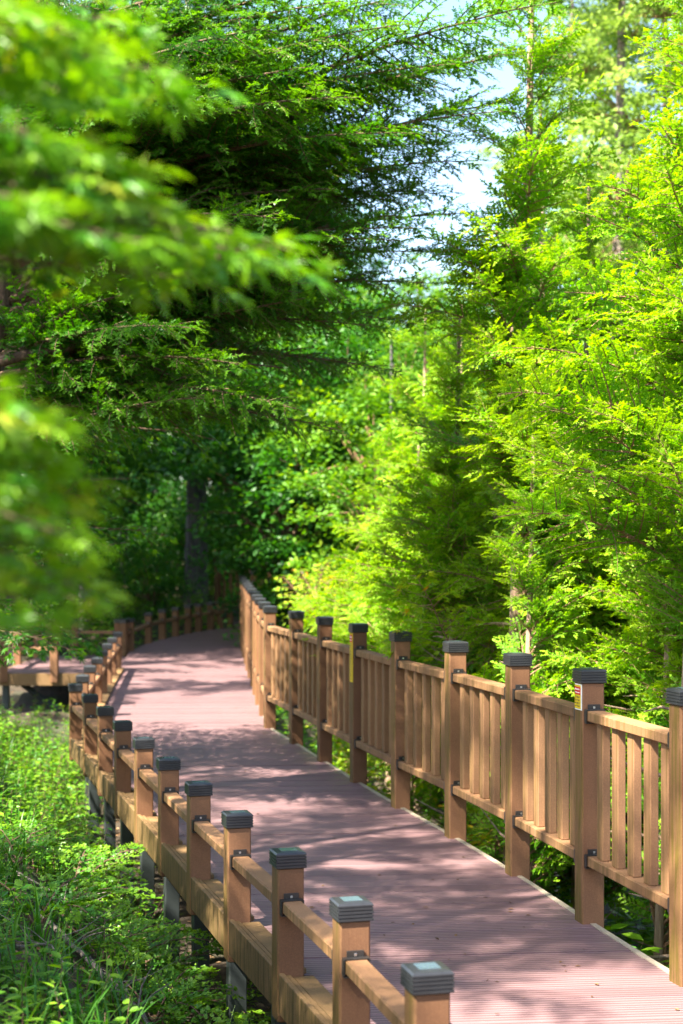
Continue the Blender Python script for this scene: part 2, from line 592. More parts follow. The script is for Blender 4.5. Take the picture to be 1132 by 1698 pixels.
def post_mesh(z0, z1, name):
    g = Geo(); g.box((0, 0, (z0 + z1) / 2), (.11, .11, z1 - z0), bev=.006)
    return g.build(name, [WOOD])


post_low = post_mesh(-.15, LH - CAPH + .004, 'post_low')
post_tall = post_mesh(-.13, RH - CAPH + .004, 'post_tall')


def bracket_mesh():
    """U shaped bracket with an upright screw plate, sits on the post face, rail leaves along -y; top of the rail at z = 0"""
    g = Geo()
    g.box((0, -.003, .013), (.062, .005, .030), bev=.001)
    g.box((0, -.014, .0035), (.092, .028, .005))
    g.box((-.0455, -.014, -.026), (.005, .028, .054))
    g.box((.0455, -.014, -.026), (.005, .028, .054))
    g.box((0, -.014, -.0575), (.092, .028, .005))
    g.box((0, -.0065, .014), (.010, .003, .010), mat=1, bev=.001)
    return g.build('bracket', [METAL, SCREW])


bracket_me = bracket_mesh()


def frame_at(pts, i):
    P = np.asarray(pts)
    a, b = P[max(0, i - 1)], P[min(len(P) - 1, i + 1)]
    t = (b - a) / np.linalg.norm(b - a)
    return math.atan2(-t[0], t[1])           # yaw that turns +y onto the fence's run


def rail_mesh(L, wdt, hgt, name, mat):
    g = Geo()
    g.box((0, 0, 0), (wdt, L, hgt), bev=.006)
    return g.build(name, [mat])


def span(a, b, za, zb):
    """centre, yaw, pitch and length of a rail between two post centres"""
    d = np.array((b[0] - a[0], b[1] - a[1]))
    L = float(np.linalg.norm(d))
    return ((a[0] + b[0]) / 2, (a[1] + b[1]) / 2, (za + zb) / 2), math.atan2(-d[0], d[1]), math.atan2(zb - za, L), L


def low_fence(name, pts, label, cat, kerb=True, capz=0.0, skip=()):
    root = empty(name, (pts[0][0], pts[0][1], rise(pts[0][1])), label, cat)
    bx, by, bz = root.location
    for i, (x, y) in enumerate(pts):
        yaw = frame_at(pts, i)
        p = link('post', post_low, root, (x - bx, y - by, rise(y) - bz), (0, 0, yaw + rnd.uniform(-.02, .02)))
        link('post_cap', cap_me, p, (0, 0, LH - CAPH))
    for i in range(len(pts) - 1):
        if i in skip: continue
        a, b = pts[i], pts[i + 1]
        c, yaw, pit, L = span(a, b, rise(a[1]), rise(b[1]))
        L -= .112
        r = link('rail', rail_mesh(L, .08, .05, 'low_rail', WOOD_R), root, (c[0] - bx, c[1] - by, c[2] - bz + LH - .195 - .025), (pit, 0, yaw))
        link('bracket', bracket_me, r, (0, L / 2, .025))
        link('bracket', bracket_me, r, (0, -L / 2, .025), (0, 0, math.pi))
        if kerb:
            g = Geo()
            g.box((-.040, 0, -.030), (.024, L, .165), bev=.003)
            g.box((-.012, 0, -.036), (.022, L, .160), bev=.003)
            g.box((.050, 0, .022), (.088, L, .024), bev=.003)
            link('kerb_board', g.build('kerb_board', [FASCIA]), root, (c[0] - bx, c[1] - by, c[2] - bz), (pit, 0, yaw))
    return root


def tall_fence(name, pts, label, cat, nbal=5, maxbal=100, zr=None):
    zr = zr or rise
    root = empty(name, (pts[0][0], pts[0][1], zr(pts[0][1])), label, cat)
    bx, by, bz = root.location
    g = Geo(); g.box((0, 0, 0), (.040, .072, RH - .245 - .325), bev=.004)
    bal = g.build('baluster', [WOOD_R])
    nb = 0
    posts = []
    for i, (x, y) in enumerate(pts):
        yaw = frame_at(pts, i)
        p = link('post', post_tall, root, (x - bx, y - by, zr(y) - bz), (0, 0, yaw + rnd.uniform(-.015, .015)))
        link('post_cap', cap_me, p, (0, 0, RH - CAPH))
        posts.append((x, y, yaw))
    bz_mid = (RH - .245 + .325) / 2
    for i in range(len(pts) - 1):
        a, b = pts[i], pts[i + 1]
        c, yaw, pit, L0 = span(a, b, zr(a[1]), zr(b[1]))
        L = L0 - .112
        for nm, zt in (('top_rail', RH - .195), ('bottom_rail', .325)):
            r = link(nm, rail_mesh(L, .084, .05, nm, WOOD_R), root, (c[0] - bx, c[1] - by, c[2] - bz + zt - .025), (pit, 0, yaw))
            link('bracket', bracket_me, r, (0, L / 2, .025))
            link('bracket', bracket_me, r, (0, -L / 2, .025), (0, 0, math.pi))
        for k in range(nbal):
            if nb >= maxbal: break
            t = (k + 1) / (nbal + 1)
            x, y = a[0] + (b[0] - a[0]) * t, a[1] + (b[1] - a[1]) * t
            o = link('baluster', bal, root, (x - bx, y - by, zr(y) - bz + bz_mid), (0, 0, yaw + rnd.uniform(-.02, .02)))
            nb += 1
    return root, posts


low_fence('low_fence', LEFT, 'low wooden post and rail fence along the near left edge of the boardwalk', 'fence')
low_fence('low_fence', [(-3.52, 25.35)] + FARL, 'distant low fence curving right past the side platform', 'fence', kerb=False)
rail_pts = RIGHT[3:]
tf, tposts = tall_fence('railing', rail_pts, 'tall wooden railing with upright balusters along the right edge of the boardwalk', 'railing')
tall_fence('railing', [(-2.62, 33.2), (-1.75, 34.2), (-.7, 34.7), (.4, 35.1), (1.6, 35.6)],
           'far blurred baluster railing crossing behind the bend of the boardwalk', 'railing', 6, zr=lambda d: .27)

# steel columns under the low fence
P = np.asarray(LEFT)
for i in range(2, len(LEFT) - 1):
    m = (P[i] + P[i + 1]) / 2
    t = (P[i + 1] - P[i]); t /= np.linalg.norm(t)
    m = m + np.array((t[1], -t[0])) * .10
    z0 = float(ground_h(m[0], m[1])) - .15
    g = Geo(); g.box((0, 0, (-.205 + z0) / 2), (.088, .088, -.205 - z0), bev=.004)
    link('support_column', g.build('support_column', [STEEL]), deck, (m[0], m[1], 0), (0, 0, frame_at(LEFT, i)))
P = np.asarray(RIGHT)
for i in range(3, len(RIGHT) - 2, 2):
    m = (P[i] + P[i + 1]) / 2 + np.array((-.15, 0))
    z0 = float(ground_h(m[0], m[1])) - .15
    g = Geo(); g.box((0, 0, (-.205 + z0) / 2), (.088, .088, -.205 - z0), bev=.004)
    link('support_column', g.build('support_column', [STEEL]), deck, (m[0], m[1], 0))

# side platform
plat = empty('platform', (-3.9, 23.6, 0), 'small side deck platform branching off the left of the boardwalk', 'platform', None, 'structure')
g = Geo()
x0, x1, y0, y1 = -4.86, -2.98, 22.0, 25.5
n = 13
for k in range(n):
    wx = (x1 - x0) / n
    xa = x0 + k * wx
    zz = .012
    lx = (xa + wx * .5)
    g.add([(xa, y0, -.02), (xa + wx - .006, y0, -.02), (xa + wx - .006, y1, -.02), (xa, y1, -.02), (xa, y0, zz), (xa + wx - .006, y0, zz), (xa + wx - .006, y1, zz), (xa, y1, zz)],
          [(3, 2, 1, 0), (4, 5, 6, 7), (0, 1, 5, 4), (1, 2, 6, 5), (2, 3, 7, 6), (3, 0, 4, 7)], 0, [0, 1, 1, 0, 0, 1, 1, 0])
link('platform_planks', g.build('platform_planks', [DECK]), plat, (3.9, -23.6, 0))
g = Geo(); g.box((0, 0, 0), (x1 - x0 - .12, .04, .17), bev=.004)
link('fascia', g.build('fascia', [FASCIA]), plat, ((x0 + x1) / 2 + 3.9 - .05, y0 - .03 - 23.6, -.078))
g = Geo(); g.box((0, 0, 0), (.04, y1 - y0, .17), bev=.004)
link('fascia', g.build('fascia', [FASCIA]), plat, (x0 - .03 + 3.9, (y0 + y1) / 2 - 23.6, -.078))
g = Geo(); g.tube([(-.62, -1.4, -.16), (.25, -1.4, -.78)], .045, 4)
link('brace', g.build('brace', [STEEL]), plat)
for xx in (-.85, .72):
    for yy_ in (-1.4, 1.5):
        g = Geo(); g.box((0, 0, -.58), (.09, .09, .84), bev=.004)
        link('support_column', g.build('support_column', [STEEL]), plat, (xx, yy_, 0))
pf = [(-3.05, 22.02), (-4.02, 21.95), (-4.74, 21.95), (-4.88, 23.6), (-4.92, 25.4), (-4.33, 25.45), (-3.62, 25.42)]
low_fence('low_fence', pf[1:], 'low fence around the side platform left of the boardwalk', 'fence', kerb=False)
r0 = COL.objects[-1]


def sticker(post, h, red_h, label, seed):
    x, y, yaw = post
    root = empty('warning_sticker', (x, y, rise(y) + RH - CAPH - .004), label, 'sticker', 'warning stickers on railing posts')
    root.rotation_euler = (0, 0, yaw)
    X = -.0562
    g = Geo(); g.box((X, -.004, -h / 2), (.0016, .092, h)); link('sticker_sheet', g.build('sticker_sheet', [WHITE if h < .2 else YEL]), root)
    g = Geo(); g.box((X - .0012, .002, -h / 2), (.0012, .076, h - .010)); link('yellow_field', g.build('yellow_field', [YEL]), root)
    g = Geo(); g.box((X - .0022, .002, -.014 - red_h / 2), (.0012, .076, red_h)); link('red_panel', g.build('red_panel', [RED]), root)
    g = Geo(); r = random.Random(seed)
    # rows of small printed marks, too small to read in the photograph
    for row in range(2):
        for k in range(4):
            g.box((X - .0030, .028 - k * .016, -.014 - red_h * (.3 + .42 * row)), (.0008, .010, red_h * .16 * (1.3 - row * .4)), mat=0)
    zz = -.014 - red_h - .012
    while zz > -h + .014:
        for k in range(3):
            g.box((X - .0022, .024 - k * .020, zz), (.0008, .006 + r.random() * .008, .005 + r.random() * .004), mat=1)
        zz -= .014
    link('print_marks', g.build('print_marks', [WHITE, INK]), root)


sticker(tposts[2], .122, .036, 'short red and yellow warning sticker on the second nearest post of the tall railing', 1)
sticker(tposts[6], .37, .055, 'long narrow yellow strip sticker with red top on a middle railing post', 2)


# ------------------------------------------------------------------ foliage templates
def nrm(a): return a / (np.linalg.norm(a, axis=-1, keepdims=True) + 1e-9)


def conifer_branch(L, seed, e0=.5, e1=-.1, lat=.36, ds=.05, leaf=.030, lw=.0105, fr=.11, droop=.35, bare=.12, kmax=7, flat=.25, rad=.012, fk=.028):
    """one bough: axis along +x, flat sprays of fronds on both sides; Geo with wood in slot 0, leaves in slot 1"""
    rg = np.random.default_rng(seed)
    G = Geo()
    n = max(6, int(L / .08))
    t = np.linspace(0, 1, n)
    el = e0 + (e1 - e0) * t ** 1.2
    yaw = np.cumsum(rg.normal(0, .05, n))
    d = np.stack([np.cos(el) * np.cos(yaw), np.cos(el) * np.sin(yaw), np.sin(el)], -1)
    P = np.concatenate([[np.zeros(3)], np.cumsum(d[:-1] * L / (n - 1), axis=0)])
    G.tube(P, rad * (1.02 - t) * (L / 1.2) ** .6 + .0015, 5, 0)
    fP, fD, fN, fL, fT = [], [], [], [], []
    m = int(L * (1 - bare) / ds)
    for side in (-1, 1):
        for k in range(m):
            s = bare + (1 - bare) * (k + rg.random() * .8) / m
            p0 = np.array([np.interp(s, t, P[:, i]) for i in range(3)])
            dd = nrm(np.array([np.interp(s, t, d[:, i]) for i in range(3)]))
            right = nrm(np.cross(dd, (0, 0, 1)))
            up = np.cross(right, dd)
            ll = L * lat * min(1, (s - bare) / .2 + .35) * (1 - s) ** .75 * rg.uniform(.65, 1.15) + .05
            ll = min(ll, .75)
            ang = R(rg.uniform(42, 66))
            l0 = nrm(math.cos(ang) * dd + math.sin(ang) * side * right + up * rg.normal(.05, flat))
            k2 = max(3, int(ll / .05))
            ts = np.linspace(0, 1, k2 + 1)
            dirs = nrm(l0[None] + np.array((0, 0, -1))[None] * (droop * ts ** 1.3 * (.5 + ll))[:, None] + dd[None] * (.35 * ts)[:, None])
            Q = np.concatenate([[p0], p0 + np.cumsum(dirs[:-1] * ll / k2, axis=0)])
            if ll > .10: G.tube(Q, .0035 * (1.1 - ts) * min(1.6, ll / .25) + .0008, 3, 0)
            # fronds
            mf = max(3, int(ll / fk))
            roll = rg.normal(0, .3)
            sf = np.clip((np.arange(mf) + .6) / mf, 0, 1)
            fp = np.stack([np.interp(sf, ts, Q[:, i]) for i in range(3)], -1)
            fd0 = nrm(np.stack([np.interp(sf, ts, dirs[:, i]) for i in range(3)], -1))
            nn = nrm(np.cross(fd0, np.cross(up, fd0)) + roll * np.cross(fd0, up))
            sd = np.cross(nn, fd0)
            alt = np.where(np.arange(mf) % 2 == 0, 1, -1)[:, None]
            fa = R(48) + rg.normal(0, .12, mf)[:, None]
            fdir = nrm(np.cos(fa) * fd0 + np.sin(fa) * alt * sd + nn * rg.normal(.05, .32, mf)[:, None])
            fl = fr * (1.0 - .65 * sf) * rg.uniform(.7, 1.2, mf) * (min(1, ll / .25) * .6 + .4)
            fP += [fp, Q[-1:]]; fD += [fdir, dirs[-1:]]; fN += [nn, nn[-1:]]
            fL += [fl, np.array([fr * .6])]
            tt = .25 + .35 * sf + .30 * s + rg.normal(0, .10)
            fT += [tt, np.array([.25 + .38 + .3 * s])]
    fP, fD, fN, fL, fT = (np.concatenate(a) for a in (fP, fD, fN, fL, fT))
    fN = nrm(fN - fD * (fN * fD).sum(-1, keepdims=True))
    S = np.cross(fN, fD)
    k = kmax
    V, T = [], []
    for j in range(k):
        s = (j + .4) / k
        base = fP + fD * (fL * s)[:, None] - np.array((0, 0, 1)) * ((fL * s) ** 2 * 1.2)[:, None]
        for sgn in ((1, -1) if j < k - 1 else (0,)):
            dr = nrm(fD * (.70 if sgn else 1) + S * sgn * rg.uniform(.5, 1.0, len(fL))[:, None] + fN * rg.normal(0, .38, len(fL))[:, None])
            pl = np.cross(fN, dr)
            l = (leaf * (1.15 - .5 * s) * np.clip(fL / fr, .5, 1.1) * rg.uniform(.55, 1.35, len(fL)))[:, None]
            V.append(np.stack([base, base + dr * l * .5 + pl * lw / 2, base + dr * l, base + dr * l * .5 - pl * lw / 2], 1))
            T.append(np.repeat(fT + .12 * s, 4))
    # the frond's own stalk
    pl = S * (lw * .45)
    tip = fP + fD * fL[:, None] - np.array((0, 0, 1)) * (fL ** 2 * 1.2)[:, None]
    V.append(np.stack([fP - pl, fP + pl, tip + pl * .3, tip - pl * .3], 1)); T.append(np.repeat(fT, 4))
    V = np.concatenate(V); T = np.concatenate(T)
    G.add(V.reshape(-1, 3), np.arange(len(V) * 4).reshape(-1, 4), 1, T)
    return G


LEAF5 = None
def maple_leaf(lobes=7):
    """star shaped leaf in the xy plane, stalk at the origin, tip along +x, unit length"""
    angs = np.array([-118, -76, -36, 0, 36, 76, 118]) if lobes == 7 else np.array([-95, -45, 0, 45, 95])
    lens = np.array([.42, .68, .90, 1.0, .90, .68, .42]) if lobes == 7 else np.array([.5, .85, 1, .85, .5])
    c = np.array((.22, 0, 0))
    ring = []
    for i, (a, l) in enumerate(zip(angs, lens)):
        a = R(a)
        for da, f, z in ((-.13, .55, -.01), (0, 1.0, -.10 * l), (.13, .55, -.01)):
            ring.append(c + np.array((math.cos(a + da) * l * f * .8, math.sin(a + da) * l * f * .8, z)))
        if i < len(angs) - 1:
            b = R((angs[i] + angs[i + 1]) / 2)
            ring.append(c + np.array((math.cos(b) * .26, math.sin(b) * .26, .03)))
    ring.append(np.array((0, 0, 0.0)))
    v = np.array([c] + ring)
    m = len(ring)
    f = [(0, i + 1, (i + 1) % m + 1) for i in range(m)]
    return v, np.array(f)


MV, MF = maple_leaf(7)
MV5, MF5 = maple_leaf(5)
OV = np.array([(0, 0, 0), (.30, .22, .04), (.65, .20, .03), (1, 0, -.06), (.65, -.20, .03), (.30, -.22, .04), (.5, 0, -.02)])
OF = np.array([(6, 0, 1), (6, 1, 2), (6, 2, 3), (6, 3, 4), (6, 4, 5), (6, 5, 0)])
RV = np.array([(0, 0, 0), (.5, .26, .03), (1, 0, -.05), (.5, -.26, .03)])
RF = np.array([(0, 3, 2, 1)])


def scatter(G, shape, P, D, Nn, size, mat, tint):
    """put a leaf shape at each point P, tip along D, face normal near Nn"""
    v, f = shape
    D = nrm(D)
    Y_ = nrm(np.cross(Nn, D)); Z_ = np.cross(D, Y_)
    V = P[:, None] + size[:, None, None] * (v[None, :, 0, None] * D[:, None] + v[None, :, 1, None] * Y_[:, None] + v[None, :, 2, None] * Z_[:, None])
    k = len(v)
    FF = (f[None] + (np.arange(len(P)) * k)[:, None, None]).reshape(-1, f.shape[1])
    G.add(V.reshape(-1, 3), FF, mat, np.repeat(tint, k))


def maple_bough(L, seed, shape, size=.06, ds=.07, droop=.25, tilt=.30, e0=.15, dens=1.0, t0=.35, t1=.3):
    rg = np.random.default_rng(seed)
    G = Geo()
    n = max(6, int(L / .1))
    t = np.linspace(0, 1, n)
    el = e0 - .35 * t + np.cumsum(rg.normal(0, .03, n))
    yaw = np.cumsum(rg.normal(0, .10, n))
    d = np.stack([np.cos(el) * np.cos(yaw), np.cos(el) * np.sin(yaw), np.sin(el)], -1)
    P = np.concatenate([[np.zeros(3)], np.cumsum(d[:-1] * L / (n - 1), axis=0)])
    G.tube(P, .0055 * (1.05 - t) * L + .0012, 5, 0)
    LP, LD, LT = [], [], []
    m = int(L * .85 / ds)
    for side in (-1, 1):
        for k in range(m):
            s = .12 + .88 * (k + rg.random()) / m
            p0 = np.array([np.interp(s, t, P[:, i]) for i in range(3)])
            dd = nrm(np.array([np.interp(s, t, d[:, i]) for i in range(3)]))
            right = nrm(np.cross(dd, (0, 0, 1)))
            ll = (.36 * L * (1 - s) ** .8 + .06) * rg.uniform(.5, 1.2)
            a = R(rg.uniform(35, 65))
            l0 = nrm(math.cos(a) * dd + math.sin(a) * side * right + np.array((0, 0, rg.normal(.02, .18))))
            k2 = max(2, int(ll / .06))
            ts = np.linspace(0, 1, k2 + 1)
            dirs = nrm(l0[None] - np.array((0, 0, 1))[None] * (droop * ts)[:, None] + rg.normal(0, .08, (k2 + 1, 3)))
            Q = np.concatenate([[p0], p0 + np.cumsum(dirs[:-1] * ll / k2, axis=0)])
            G.tube(Q, .0022 * (1.2 - ts) + .0006, 3, 0)
            for q in range(1, k2 + 1):
                r2 = nrm(np.cross(dirs[q], (0, 0, 1)))
                for sg in (-1, 1):
                    if rg.random() > dens: continue
                    LP.append(Q[q] + rg.normal(0, .006, 3))
                    LD.append(dirs[q] * .7 + sg * r2 * .8 + np.array((0, 0, rg.uniform(-.45, .05))))
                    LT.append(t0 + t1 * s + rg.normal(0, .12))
            LP.append(Q[-1]); LD.append(dirs[-1] + np.array((0, 0, -.25))); LT.append(t0 + t1 + rg.normal(0, .12))
    LP, LD, LT = np.array(LP), np.array(LD), np.array(LT)
    nn = np.array((0, 0, 1.0)) + rg.normal(0, tilt, (len(LP), 3))
    G.tip = P[-1]
    st = LP + nrm(LD) * .018
    scatter(G, shape, st, LD, nn, size * rg.uniform(.65, 1.2, len(LP)), 1, LT)
    return G


def leaf_cloud(seed, rx, rz, nclump, nleaf, size, shape=(RV, RF), flat=.55):
    """a broadleaf crown: clumps of leaves through an uneven ellipsoid, origin at its centre"""
    rg = np.random.default_rng(seed)
    G = Geo()
    c = rg.normal(0, 1, (nclump, 3)); c = nrm(c) * (rg.random((nclump, 1)) ** .45)
    c *= np.array((rx, rx, rz)) * rg.uniform(.75, 1.1, (nclump, 1))
    P, T = [], []
    for q in c:
        cr = rg.uniform(.25, .6) * min(1, rx / 1.6)
        k = int(nleaf * rg.uniform(.6, 1.4))
        p = rg.normal(0, .5, (k, 3)) * np.array((cr, cr, cr * flat))
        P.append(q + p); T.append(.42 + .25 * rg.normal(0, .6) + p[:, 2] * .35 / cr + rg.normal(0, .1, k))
    P, T = np.concatenate(P), np.concatenate(T)
    D = rg.normal(0, 1, P.shape) * np.array((1, 1, .5)) + np.array((0, 0, -.25))
    nn = np.array((0, 0, 1.0)) + rg.normal(0, .55, P.shape)
    scatter(G, shape, P, D, nn, size * rg.uniform(.6, 1.3, len(P)), 1, T)
    for q in c[::2]:
        G.tube(np.stack([q * .05 - np.array((0, 0, rz * .5)), q * .5 - np.array((0, 0, .15)), q]), [.03, .016, .004], 4, 0)
    return G


def trunk_mesh(name, pts, r0, r1, mat, seed=0, n=10, stubs=0):
    G = Geo()
    pts = np.asarray(pts, float)
    t = np.linspace(0, 1, len(pts))
    m = max(12, int(np.linalg.norm(pts[-1] - pts[0]) / .18))
    tt = np.linspace(0, 1, m)
    Q = np.stack([np.interp(tt, t, pts[:, i]) for i in range(3)], -1)
    Q = smooth_pts(Q, 6)
    rr = r0 + (r1 - r0) * tt
    rr = rr * (1 + .35 * np.exp(-tt * m * .35))
    G.tube(Q, rr, n, 0, noise=.07, seed=seed)
    rg = np.random.default_rng(seed + 5)
    for k in range(stubs):
        s = rg.uniform(.05, .6)
        p = np.array([np.interp(s, tt, Q[:, i]) for i in range(3)])
        a = rg.uniform(0, 6.28); l = rg.uniform(.15, .5)
        q = p + np.array((math.cos(a), math.sin(a), rg.uniform(-.1, .5))) * l
        G.tube(np.stack([p, (p + q) / 2 + rg.normal(0, .02, 3), q]), [.012, .008, .003], 4, 0)
    return G.build(name, [mat], True), Q


def bough_mesh(G, name, wood, leaf): return G.build(name, [wood, leaf])


# boughs of the dark cypress, of the sunlit ones, and of the maples
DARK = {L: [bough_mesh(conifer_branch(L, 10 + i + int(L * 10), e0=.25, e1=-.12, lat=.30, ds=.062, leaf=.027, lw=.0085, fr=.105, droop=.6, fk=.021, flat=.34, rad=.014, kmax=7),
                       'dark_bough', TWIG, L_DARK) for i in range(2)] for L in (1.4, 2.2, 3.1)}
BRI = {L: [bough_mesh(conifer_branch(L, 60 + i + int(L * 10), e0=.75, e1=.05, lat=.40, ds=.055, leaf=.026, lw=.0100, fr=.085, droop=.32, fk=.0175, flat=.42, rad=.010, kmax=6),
                      'bright_bough', TWIG_B, L_BRIGHT) for i in range(2)] for L in (.7, 1.1, 1.6)}


def cypress(name, label, loc, h, lean, r0, bark, lib, n, z0, lenf, azf, group=None, sc=(.85, 1.15), pitch=0.0, seed=1, stubs=8, extra=(), zpow=.95):
    rg = np.random.default_rng(seed)
    root = empty(name, loc, label, 'tree', group)
    me, Q = trunk_mesh('trunk', [(0, 0, -.3), (lean[0] * .3, lean[1] * .3, h * .33), (lean[0] * .7, lean[1] * .7, h * .66), (lean[0], lean[1], h)], r0, .012, bark, seed, 12, stubs)
    link('trunk', me, root)
    keys = sorted(lib)
    for k in range(n):
        s = (k + rg.random()) / n
        z = z0 + (h - z0) * s ** zpow
        L = lenf(z, rg)
        az = azf(z, rg)
        key = min(keys, key=lambda q: abs(q - L))
        me = lib[key][rg.integers(len(lib[key]))]
        f = L / key
        p = np.array([np.interp(z, Q[:, 2], Q[:, i]) for i in range(3)])
        pt = pitch + rg.normal(0, .14) - .35 * max(0, (z - z0) / (h - z0) - .55)
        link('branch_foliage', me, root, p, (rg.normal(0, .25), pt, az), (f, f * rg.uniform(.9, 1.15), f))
    for (z, L, az, pt, roll) in extra:
        key = min(keys, key=lambda q: abs(q - L))
        me = lib[key][rg.integers(len(lib[key]))]
        p = np.array([np.interp(z, Q[:, 2], Q[:, i]) for i in range(3)])
        link('branch_foliage', me, root, p, (roll, pt, az), (L / key,) * 3)
    return root


def gz(x, y): return float(ground_h(x, y))


# T1: the big dark cypress whose boughs sweep over the boardwalk
X1, Y1 = -2.66, 10.4
def len1(z, rg): return float(np.interp(z, [1.5, 3, 5, 6.5, 8], [1.9, 2.5, 2.3, 1.4, .5])) * rg.uniform(.8, 1.1)
def az1(z, rg): return rg.normal(-.3, .6) if rg.random() < .62 else rg.uniform(-3.0, .7)
# boughs aimed at the places their tips have over the walk: photo column, row, depth, height they leave the trunk
aim = [(735, 440, 10.6, 3.2), (690, 400, 9.6, 3.3), (720, 350, 10.9, 3.4), (640, 310, 9.9, 3.7), (770, 300, 10.2, 3.5), (815, 215, 10.0, 3.6), (720, 130, 9.8, 4.1), (690, 335, 10.4, 3.5), (660, 250, 9.4, 3.9), (600, 240, 10.6, 3.9), (850, 110, 10.4, 3.8), (905, 45, 10.0, 3.7), (875, 185, 10.4, 3.4), (790, 120, 10.8, 3.6), (760, 375, 10.0, 3.2), (705, 490, 10.0, 3.1), (655, 640, 10.4, 2.9), (565, 735, 9.6, 2.7), (490, 700, 9.4, 2.8),
       (610, 560, 10.0, 3.1), (730, 255, 11.0, 3.7), (640, 60, 9.6, 4.3), (560, 190, 9.0, 4.1), (700, 10, 10.6, 4.3), (520, 330, 9.5, 3.7), (650, 420, 9.5, 3.4), (430, 120, 9.0, 4.4), (380, 620, 9.2, 2.9),
       (330, 700, 9.6, 2.6), (600, 300, 10.2, 3.8), (540, 90, 10.5, 4.6), (470, 500, 9.8, 3.4), (560, 620, 11.0, 3.0), (420, 380, 8.9, 3.7), (610, -40, 9.8, 4.7), (480, 10, 9.3, 4.8), (300, 560, 9.0, 3.0), (690, 560, 11.0, 3.1), (240, 480, 9.4, 3.0)]
ex = []
for a, b, d, zs in aim:
    q = px(a, b, d)
    dx, dy, dz = q.x - X1 - .24, q.y - Y1, q.z - zs
    hz = math.hypot(dx, dy)
    ex.append((zs, math.hypot(hz, dz) * 1.0, math.atan2(dy, dx), -(math.atan2(dz, hz) - .06), rnd.uniform(-.2, .2)))
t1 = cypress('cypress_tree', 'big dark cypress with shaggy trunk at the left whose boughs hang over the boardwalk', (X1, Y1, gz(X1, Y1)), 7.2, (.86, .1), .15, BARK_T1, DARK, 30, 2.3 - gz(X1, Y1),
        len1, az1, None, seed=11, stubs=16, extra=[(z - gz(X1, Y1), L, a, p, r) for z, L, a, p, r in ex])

G = Geo()
for pts, r in (([(0, 600), (45, 588), (110, 580), (180, 545), (215, 515), (252, 482), (330, 440)], .036), ([(135, 572), (200, 582), (260, 612), (318, 642)], .014), ([(40, 610), (90, 640), (75, 690)], .012), ([(200, 530), (290, 560), (380, 600), (470, 610)], .013)):
    w_ = np.array([px(a, b, 10.1) - Vector((X1, Y1, gz(X1, Y1))) for a, b in pts])
    G.tube(w_, np.linspace(r, r * .35, len(w_)), 8, 0, noise=.06, seed=5)
link('limb', G.build('limb', [BARK_T1], True), t1)


# sunlit cypresses behind the tall railing
def lenb(top, k=1.0):
    return lambda z, rg: float(np.interp(z / top, [0, .12, .35, .6, .75, 1], [.9, 1.45, 1.4, .85, .6, .25])) * k * rg.uniform(.75, 1.15)
def azu(z, rg): return rg.uniform(0, 2 * math.pi)
def azfence(z, rg):
    return (rg.uniform(0, 2 * math.pi) if rg.random() < .5 else rg.normal(-2.0, .7)) if z > 2.25 else rg.uniform(-1.75, 1.75)      # low boughs keep clear of the railing
BG = 'sunlit cypresses behind the tall railing'
cyp = [
    (1.10, 10.4, 7.6, (.20, .1), .052, 99, 'bright sunlit cypress with pale trunk showing straight up its middle', 5, 1.0),
    (1.72, 8.1, 6.6, (.35, .3), .06, 99, 'bright cypress filling the right edge of the view, pale trunk under the nearest railing span', 6, 1.0),
    (2.45, 11.0, 7.8, (.1, .2), .06, 99, 'tall sunlit cypress standing behind and between the two nearest bright ones', 7, 1.05),
    (.95, 13.6, 5.2, (.1, 0), .05, 94, 'slimmer bright cypress left of the one with the visible pale trunk', 8, .95),
    (1.8, 13.4, 7.0, (-.1, 0), .06, 99, 'tall yellowish cypress rising behind the pale trunked one', 9, 1.1),
    (3.5, 14.0, 9.0, (-.1, 0), .07, 90, 'tall bright cypress at the upper right behind the right edge tree', 10, 1.15),
    (.78, 16.4, 5.7, (.1, 0), .05, 99, 'thin tall cypress against the sky gap left of the pale trunked one', 14, 1.0),
    (1.08, 9.55, 3.7, (.1, 0), .022, 92, 'waist high young cypress pressed against the rail below the pale trunk', 15, .52),
    (2.05, 9.2, 3.7, (.1, 0), .03, 80, 'young cypress behind the second nearest post of the tall railing', 16, .7),
    (1.15, 11.7, 3.9, (.0, 0), .03, 80, 'young cypress left of the pale trunk, just taller than the railing', 17, .7),
    (1.80, 9.0, 3.4, (.1, 0), .03, 86, 'young cypress just outside the nearest span but one of the tall railing', 23, .62),
    (2.35, 8.9, 4.2, (.1, 0), .03, 90, 'young cypress behind the right edge tree', 24, .75),
    (.80, 12.0, 4.7, (.1, 0), .04, 92, 'mid height bright cypress rising behind the third and fourth posts of the tall railing', 18, .85),
    (1.62, 10.9, 5.6, (.1, 0), .04, 96, 'bright cypress close behind and right of the pale trunk', 19, .9),
    (2.15, 9.9, 5.2, (.1, 0), .04, 96, 'leafy bright cypress between the pale trunked one and the right edge tree', 20, .9),
    (1.32, 12.9, 5.6, (.1, 0), .04, 94, 'bright cypress filling the space behind the pale trunk', 21, .9),
    (.62, 14.6, 4.0, (.1, 0), .03, 84, 'low bright cypress above the yellow maples where the railing bends', 22, .85),
    (.55, 17.8, 4.4, (0, 0), .05, 80, 'short bright cypress beside the far bend of the tall railing', 12, 1.0),
]
